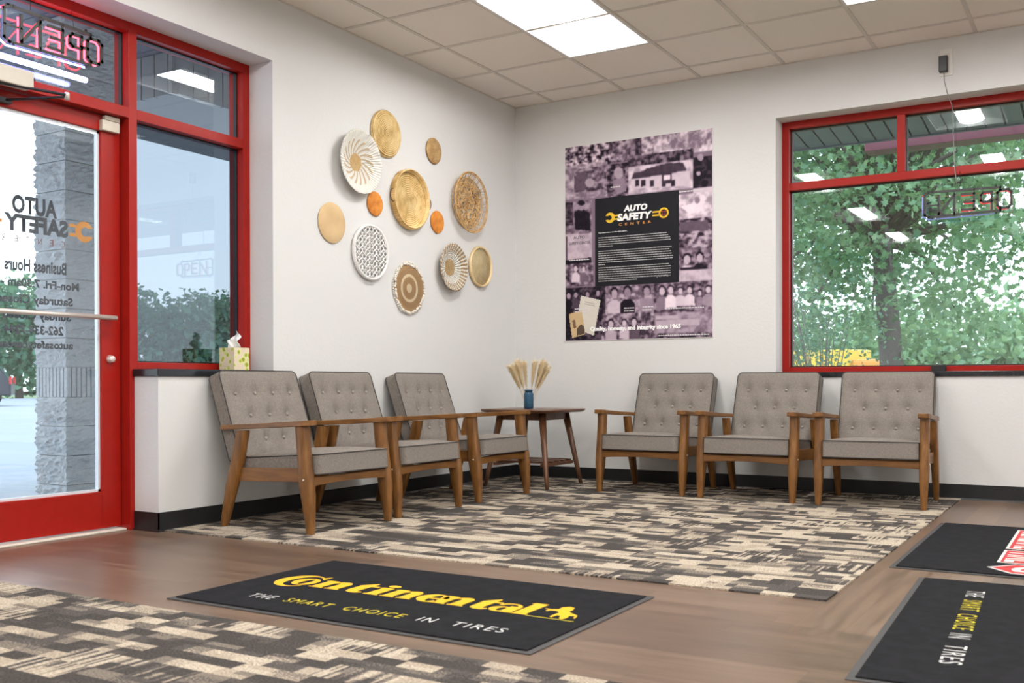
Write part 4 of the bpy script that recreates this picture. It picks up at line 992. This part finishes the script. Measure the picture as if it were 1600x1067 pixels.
# pillar of split-face block
def m_block():
    g = G('split_face_block'); n = g.noise(11, detail=6, rough=.68); n2 = g.noise(34, detail=5, rough=.7); n3 = g.noise(2)
    g.bump(g.ma('ADD', n, g.ma('MULTIPLY', n2, .5)), 1.0, .045); return g.set(g.mix(n2, (.62, .63, .64), (.86, .87, .88)), .95)
BLK = m_block()
pil = thing('block_pillar', 'rough grey split-face block pillar seen through the glass door', 'pillar', (-2.19, -2.46, 0))
rs = np.random.RandomState(4)
def rough_box(x0, x1, y0, y1, z0, z1, amp, n=12):
    m = MB(); vs = []; idx = {}
    def P_(a, b_, c_, key):
        if key not in idx:
            q = Vector((x0+(x1-x0)*a, y0+(y1-y0)*b_, z0+(z1-z0)*c_)); cen = Vector(((x0+x1)/2, (y0+y1)/2, q.z)); e = min(1, 8*min(c_, 1-c_))
            d = (q-cen); d.z = 0; d.normalize(); q += d*amp*(rs.rand()-.35)*e; idx[key] = len(vs); vs.append(tuple(q))
        return idx[key]
    fs = []
    nn_ = [(i/n, 0) for i in range(n)]+[(1, i/n) for i in range(n)]+[(1-i/n, 1) for i in range(n)]+[(0, 1-i/n) for i in range(n)]; L_ = len(nn_)
    for c_ in range(n):
        for k in range(L_):
            a, b_ = nn_[k], nn_[(k+1) % L_]; fs.append((P_(*a, c_/n, (k, c_)), P_(*b_, c_/n, ((k+1) % L_, c_)), P_(*b_, (c_+1)/n, ((k+1) % L_, c_+1)), P_(*a, (c_+1)/n, (k, c_+1))))
    fs += [tuple(idx[(k, 0)] for k in range(L_))[::-1], tuple(idx[(k, n)] for k in range(L_))]
    m.add(vs, fs); return m
z = -.15; i = 0
while z < 3.28:
    h = min(.2032, 3.285-z); fl = .62 < z < .72
    if fl:
        m = MB(); m.box(-.155, .155, -.155, .155, z, z+h)
        for k in range(9):
            q = -.17+k*.0385; m.box(q, q+.028, -.172, -.155, z, z+h); m.box(.155, .172, q, q+.028, z, z+h)
        m.build('fluted_course', BLK, pil)
    else:
        rough_box(-.165, .165, -.175, .175+.12, z+.003, z+h-.003, .030).build('block_course', BLK, pil)
    z += h; i += 1
m = MB(); m.box(-.15, .15, -.16, .27, -.04, 3.28); m.build('mortar_core', plain('mortar', (.45, .46, .46), .9), pil)
# ground
g = G('concrete_paving'); n = g.noise(1.5, detail=5); n2 = g.noise(90); g.bump(n2, .3, .003); g.set(g.mix(n, (.40, .42, .44), (.55, .57, .60)), .8); CONC = g.m
g = G('asphalt'); n = g.noise(.5, detail=5); g.set(g.mix(n, (.30, .32, .35), (.44, .46, .50)), .75); ASPH = g.m
g = G('meadow'); n = g.noise(.35, detail=5); n2 = g.noise(6, detail=4); g.set(g.ramp(g.ma('ADD', g.ma('MULTIPLY', n, .6), g.ma('MULTIPLY', n2, .4)), [(.35, (.12, .19, .10)), (.5, (.20, .28, .13)), (.65, (.36, .38, .16))]), .9); GRASS = g.m
st(MB().box(-3.6, -.3, -14, 2, -.16, -.04).build('trim_7', CONC))
st(MB().box(-60, -3.6, -60, 60, -.3, -.15).build('trim_8', ASPH))
m = MB(); m.add([(-3.6, .3, -.17), (70, .3, -.17), (70, 120, -.3), (-3.6, 120, -.3), (-3.6, .3, -.6), (70, .3, -.6), (70, 120, -.6), (-3.6, 120, -.6)], [(0, 1, 2, 3), (7, 6, 5, 4), (0, 4, 5, 1), (1, 5, 6, 2), (2, 6, 7, 3), (3, 7, 4, 0)]); o = st(m.build('trim_9', GRASS))
m = MB(); m.add([(-160, 61, -.31), (-3.6, 61, -.31), (-3.6, 160, -.31), (-160, 160, -.31)], [(0, 1, 2, 3)]); m.add([(-160, -60, -.31), (-60, -60, -.31), (-60, 160, -.31), (-160, 160, -.31)], [(0, 1, 2, 3)]); st(m.build('trim_10', GRASS))
# soffit beyond the tree window
m = MB(); x = -.3
def szz(y): return 3.20-(y-.3)*.105
while x < 9:
    w_ = .145; m.add([(x+.01, .3, szz(.3)), (x+w_, .3, szz(.3)), (x+w_, 2.6, szz(2.6)), (x+.01, 2.6, szz(2.6)), (x+.01, .3, szz(.3)+.03), (x+w_, .3, szz(.3)+.03), (x+w_, 2.6, szz(2.6)+.03), (x+.01, 2.6, szz(2.6)+.03)], [(3, 2, 1, 0), (4, 5, 6, 7), (0, 1, 5, 4), (2, 3, 7, 6), (1, 2, 6, 5), (3, 0, 4, 7)]); x += .152
m.add([(-.3, .3, 3.26), (9, .3, 3.26), (9, 2.6, 3.02), (-.3, 2.6, 3.02)], [(0, 1, 2, 3)])
m.box(-.3, 9, 2.6, 2.63, 2.945, 3.06)
st(m.build('trim_11', plain('soffit_grey', (.19, .20, .25), .5)))
st(MB().box(2.10, 9.5, 3.0, 3.24, 2.955, 3.035).build('trim_12', plain('gutter_maroon', (.20, .05, .07), .4), bevel=.004))

# foliage
def m_leaf(name, c1, c2, tr=.35):
    g = G(name); t = g.t; ge = g.n('ShaderNodeNewGeometry'); c = g.mix(ge.outputs['Random Per Island'], c1, c2); g.set(c, .55)
    tl_ = g.n('ShaderNodeBsdfTranslucent'); g.put(tl_.inputs[0], g.mix(.5, c, (.45, .65, .18))); mx = g.n('ShaderNodeMixShader'); mx.inputs[0].default_value = tr
    t.links.new(g.b.outputs[0], mx.inputs[1]); t.links.new(tl_.outputs[0], mx.inputs[2]); t.links.new(mx.outputs[0], g.out.inputs[0]); return g.m
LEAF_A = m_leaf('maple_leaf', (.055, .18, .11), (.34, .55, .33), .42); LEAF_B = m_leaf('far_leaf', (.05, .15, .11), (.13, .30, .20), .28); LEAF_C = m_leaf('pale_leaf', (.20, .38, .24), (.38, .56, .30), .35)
BARK = plain('bark', (.16, .13, .125), .95, noise=.3)
SHAPE = np.array([(0, -.5), (.16, -.30), (.46, -.26), (.32, -.04), (.50, .20), (.20, .16), (0, .55), (-.20, .16), (-.50, .20), (-.32, -.04), (-.46, -.26), (-.16, -.30)])
KITE = np.array([(0, -.5), (.30, 0), (0, .5), (-.30, 0)])
def leaves(name, P_, size, mat_, parent, shape=KITE, droop=.5, rs=None):
    rs = rs or np.random.RandomState(1); n = len(P_); P_ = np.asarray(P_)
    nrm = rs.randn(n, 3)*.75; nrm[:, 2] += droop; nrm /= np.linalg.norm(nrm, axis=1)[:, None]
    t = rs.randn(n, 3); t -= nrm*(t*nrm).sum(1)[:, None]; t /= np.linalg.norm(t, axis=1)[:, None]; b_ = np.cross(nrm, t)
    s_ = size*(.7+.6*rs.rand(n)); k = len(shape)
    V = P_[:, None]+s_[:, None, None]*(t[:, None]*shape[None, :, :1]+b_[:, None]*shape[None, :, 1:])
    V = V.reshape(-1, 3); me = bpy.data.meshes.new(name); me.vertices.add(len(V)); me.vertices.foreach_set('co', V.ravel().astype(np.float32))
    me.loops.add(len(V)); me.loops.foreach_set('vertex_index', np.arange(len(V), dtype=np.int32)); me.polygons.add(n); me.polygons.foreach_set('loop_start', np.arange(0, n*k, k, dtype=np.int32))
    me.update(calc_edges=True); me.materials.append(mat_); o = bpy.data.objects.new(name, me); C.objects.link(o); o.parent = parent; o['kind'] = 'stuff'; return o
def tree(label, x, y, z, H_, cz, rx, rz_, nclus, per, cr, size, lm, tr_=.2, seed=1, lean=0, shape=KITE, low=None, group=None, name='tree', bias=.5):
    rs = np.random.RandomState(seed); t = thing(name, label, 'tree', (x, y, z), 0, group)
    d = rs.randn(nclus, 3); d /= np.linalg.norm(d, axis=1)[:, None]; d *= (rs.rand(nclus)**bias)[:, None]
    cen = d*np.array([rx, rx, rz_])+np.array([lean*.5, 0, cz])
    if low is not None: cen = cen[cen[:, 2] > low]
    pts = (cen[:, None]+rs.randn(len(cen), per, 3)*cr*np.array([1, 1, .6])).reshape(-1, 3); leaves('foliage', pts, size, lm, t, shape, .6, rs)
    m = MB(); fork = Vector((lean*.4, 0, cz-rz_*.42)); m.tube([(0, 0, -.3), (lean*.1, 0, fork.z*.4), fork], [tr_*1.25, tr_*.95, tr_*.8], 12)
    nb = min(len(cen), 46)
    for q in cen[:nb]:
        q = Vector(q); m.tube([fork, fork.lerp(q, .45)+Vector((0, 0, .12*rz_)), q], [tr_*.42, tr_*.20, tr_*.05], 6)
    m.tube([fork, fork+Vector((lean*.3, 0, rz_*.7)), (lean, 0, cz+rz_*.6)], [tr_*.8, tr_*.5, tr_*.15], 8)
    m.build('trunk', BARK, t); return t
tree('big green maple with grey trunk filling the right-hand window', 1.02, 10.6, -.25, 9, 4.9, 4.6, 3.7, 500, 66, .28, .118, LEAF_A, .20, 3, -.5, SHAPE, low=1.55, name='maple_tree', bias=.5)
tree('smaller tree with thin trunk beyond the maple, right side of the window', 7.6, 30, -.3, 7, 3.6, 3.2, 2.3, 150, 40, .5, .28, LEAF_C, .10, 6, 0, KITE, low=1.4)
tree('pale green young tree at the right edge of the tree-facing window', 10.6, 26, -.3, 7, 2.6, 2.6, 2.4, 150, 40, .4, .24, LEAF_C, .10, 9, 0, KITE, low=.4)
# shrub left of the window
t = thing('shrub', 'dark fine-leaved shrub at the lower left of the tree-facing window', 'shrub', (.75, 6.4, -.2)); rs = np.random.RandomState(8)
pts = rs.randn(5200, 3)*np.array([.55, .55, .75])+np.array([-.35, 0, 1.25]); pts = pts[pts[:, 2] > .15]; leaves('foliage', pts, .058, LEAF_B, t, KITE, .5, rs)
m = MB()
for k in range(22): a = rs.rand()*6.3; r = .15+.6*rs.rand(); m.tube([(0, 0, 0), (r*.4*math.cos(a), r*.4*math.sin(a), .9), (r*math.cos(a)-.2, r*math.sin(a), 1.6+.7*rs.rand())], [.014, .008, .003], 5)
m.build('stems', BARK, t)
# tree belts
def belt(pts_, label, mat_, seed, cat='trees'):
    pass
rs = np.random.RandomState(12)
far = [(x, 92+rs.uniform(-6, 6)) for x in np.linspace(-26, 42, 10)]
for i, (x, y) in enumerate(far):
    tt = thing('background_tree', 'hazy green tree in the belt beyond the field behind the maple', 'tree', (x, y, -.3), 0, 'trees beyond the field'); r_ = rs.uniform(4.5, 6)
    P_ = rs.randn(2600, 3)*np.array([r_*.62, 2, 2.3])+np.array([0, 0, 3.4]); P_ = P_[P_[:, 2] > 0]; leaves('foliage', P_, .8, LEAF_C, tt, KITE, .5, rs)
    m = MB(); m.tube([(0, 0, 0), (0, 0, 3)], [.25, .15], 8); m.build('trunk', BARK, tt)
wst = [(-66+rs.uniform(-5, 5)*.5, y) for y in np.linspace(2, 74, 13)]
for i, (x, y) in enumerate(wst):
    hh = 4.3+rs.uniform(-.6, .8)+(1.3 if y < 27 else 0)
    tt = thing('background_tree', 'blue-green tree in the dense belt across the parking lot', 'tree', (x, y, -.3), 0, 'trees across the parking lot')
    P_ = rs.randn(5200, 3); P_ /= np.linalg.norm(P_, axis=1)[:, None]; P_ *= (rs.rand(5200)**.33)[:, None]; P_ = P_*np.array([3.2, 4.6, hh])*(1+.10*rs.randn(5200, 1))+np.array([0, 0, hh+.5]); leaves('foliage', P_[P_[:, 2] > 0], .50, LEAF_B, tt, KITE, .5, rs)
    m = MB(); m.tube([(0, 0, 0), (0, 0, 4)], [.3, .15], 8); m.build('trunk', BARK, tt)
for i, (x, y, s_) in enumerate(((-14.5, 12.0, 1.1), (-11.5, 12.2, 1.2), (-12.5, 15.6, 1.2))):
    tt = thing('dark_bush', ('dark bush across the lot seen low in the side window, nearest the door', 'tallest dark bush low in the middle of the side window', 'dark bush low at the right of the side window')[i], 'bush', (x, y, -.2))
    P_ = rs.randn(2600, 3)*np.array([.9, .9, .65])*s_+np.array([0, 0, 1.0*s_]); leaves('foliage', P_[P_[:, 2] > 0], .22, LEAF_B, tt, KITE, .5, rs)
    m = MB(); m.tube([(0, 0, 0), (0, 0, 1)], [.08, .05], 8); m.build('stem', BARK, tt)
# yellow and red truck beyond the shrub
tk = thing('truck', 'bright yellow and orange-red truck parked beyond the shrub and grass', 'truck', (-7.2, 40.2, -.3), -.25)
MB().box(-3.2, 1.6, -1.1, 1.1, .75, 2.55).build('cargo_box', [plain('truck_yellow', (.85, .58, .05), .4)], tk, .05)
MB().box(-3.25, 1.65, -1.14, -1.1, .75, 1.45).build('red_stripe', plain('truck_red', (.75, .10, .08), .4), tk)
MB().box(1.7, 3.1, -1.0, 1.0, .55, 2.1).build('cab', plain('truck_orange', (.85, .35, .05), .4), tk, .12)
for x in (-2.3, 2.3):
    for y in (-1, 1): MB().lathe([(0, -.12), (.42, -.12), (.42, .12), (0, .12)], 24, 0, Matrix.Translation((x, y, .42)) @ Matrix.Rotation(PI/2, 4, 'X')).build('wheel', BLACK, tk)
# dark SUV in the parking lot, seen past the pillar
sv = thing('car', 'dark sport utility car parked far off at the left edge of the door glass', 'car', (-38.5, 17.9, -.15), math.radians(52))
paint = plain('dark_car_paint', (.022, .028, .042), .22); m = MB()
prof = [(-2.35, .45), (-2.35, .95), (-1.5, 1.08), (-.75, 1.70), (1.75, 1.75), (2.25, 1.10), (2.35, .95), (2.35, .45)]
for a, b_, ins in ((-.92, .92, 0),):
    vs = [(x, a+(.16 if z > 1.2 else 0), z) for x, z in prof]+[(x, b_-(.16 if z > 1.2 else 0), z) for x, z in prof]; k = len(prof)
    m.add(vs, [tuple(range(k)), tuple(range(2*k-1, k-1, -1))]+[(i, i+k, (i+1) % k+k, (i+1) % k) for i in range(k)])
m.build('body', paint, sv, .05)
GLC = plain('car_glass', (.10, .14, .18), .08)
m = MB()
for s_ in (-1, 1): m.add([(-.95, s_*.90, 1.14), (-.55, s_*.79, 1.60), (1.55, s_*.78, 1.64), (1.85, s_*.90, 1.14)], [(0, 1, 2, 3)])
m.build('side_window', GLC, sv)
m = MB(); m.add([(2.21, -.70, 1.18), (2.21, .70, 1.18), (1.86, .62, 1.66), (1.86, -.62, 1.66)], [(0, 1, 2, 3)]); m.build('rear_window', GLC, sv)
for s_ in (-1, 1):
    MB().box(2.28, 2.37, s_*.88-.1, s_*.88+.04, .95, 1.25).build('tail_light', plain('tail_red', (.65, .02, .02), .3), sv)
    for x in (-1.45, 1.45): MB().lathe([(0, -.12), (.22, -.13), (.37, -.12), (.38, 0), (.37, .12), (0, .12)], 28, 0, Matrix.Translation((x, s_*.84, .38)) @ Matrix.Rotation(PI/2, 4, 'X')).build('wheel', BLACK, sv)
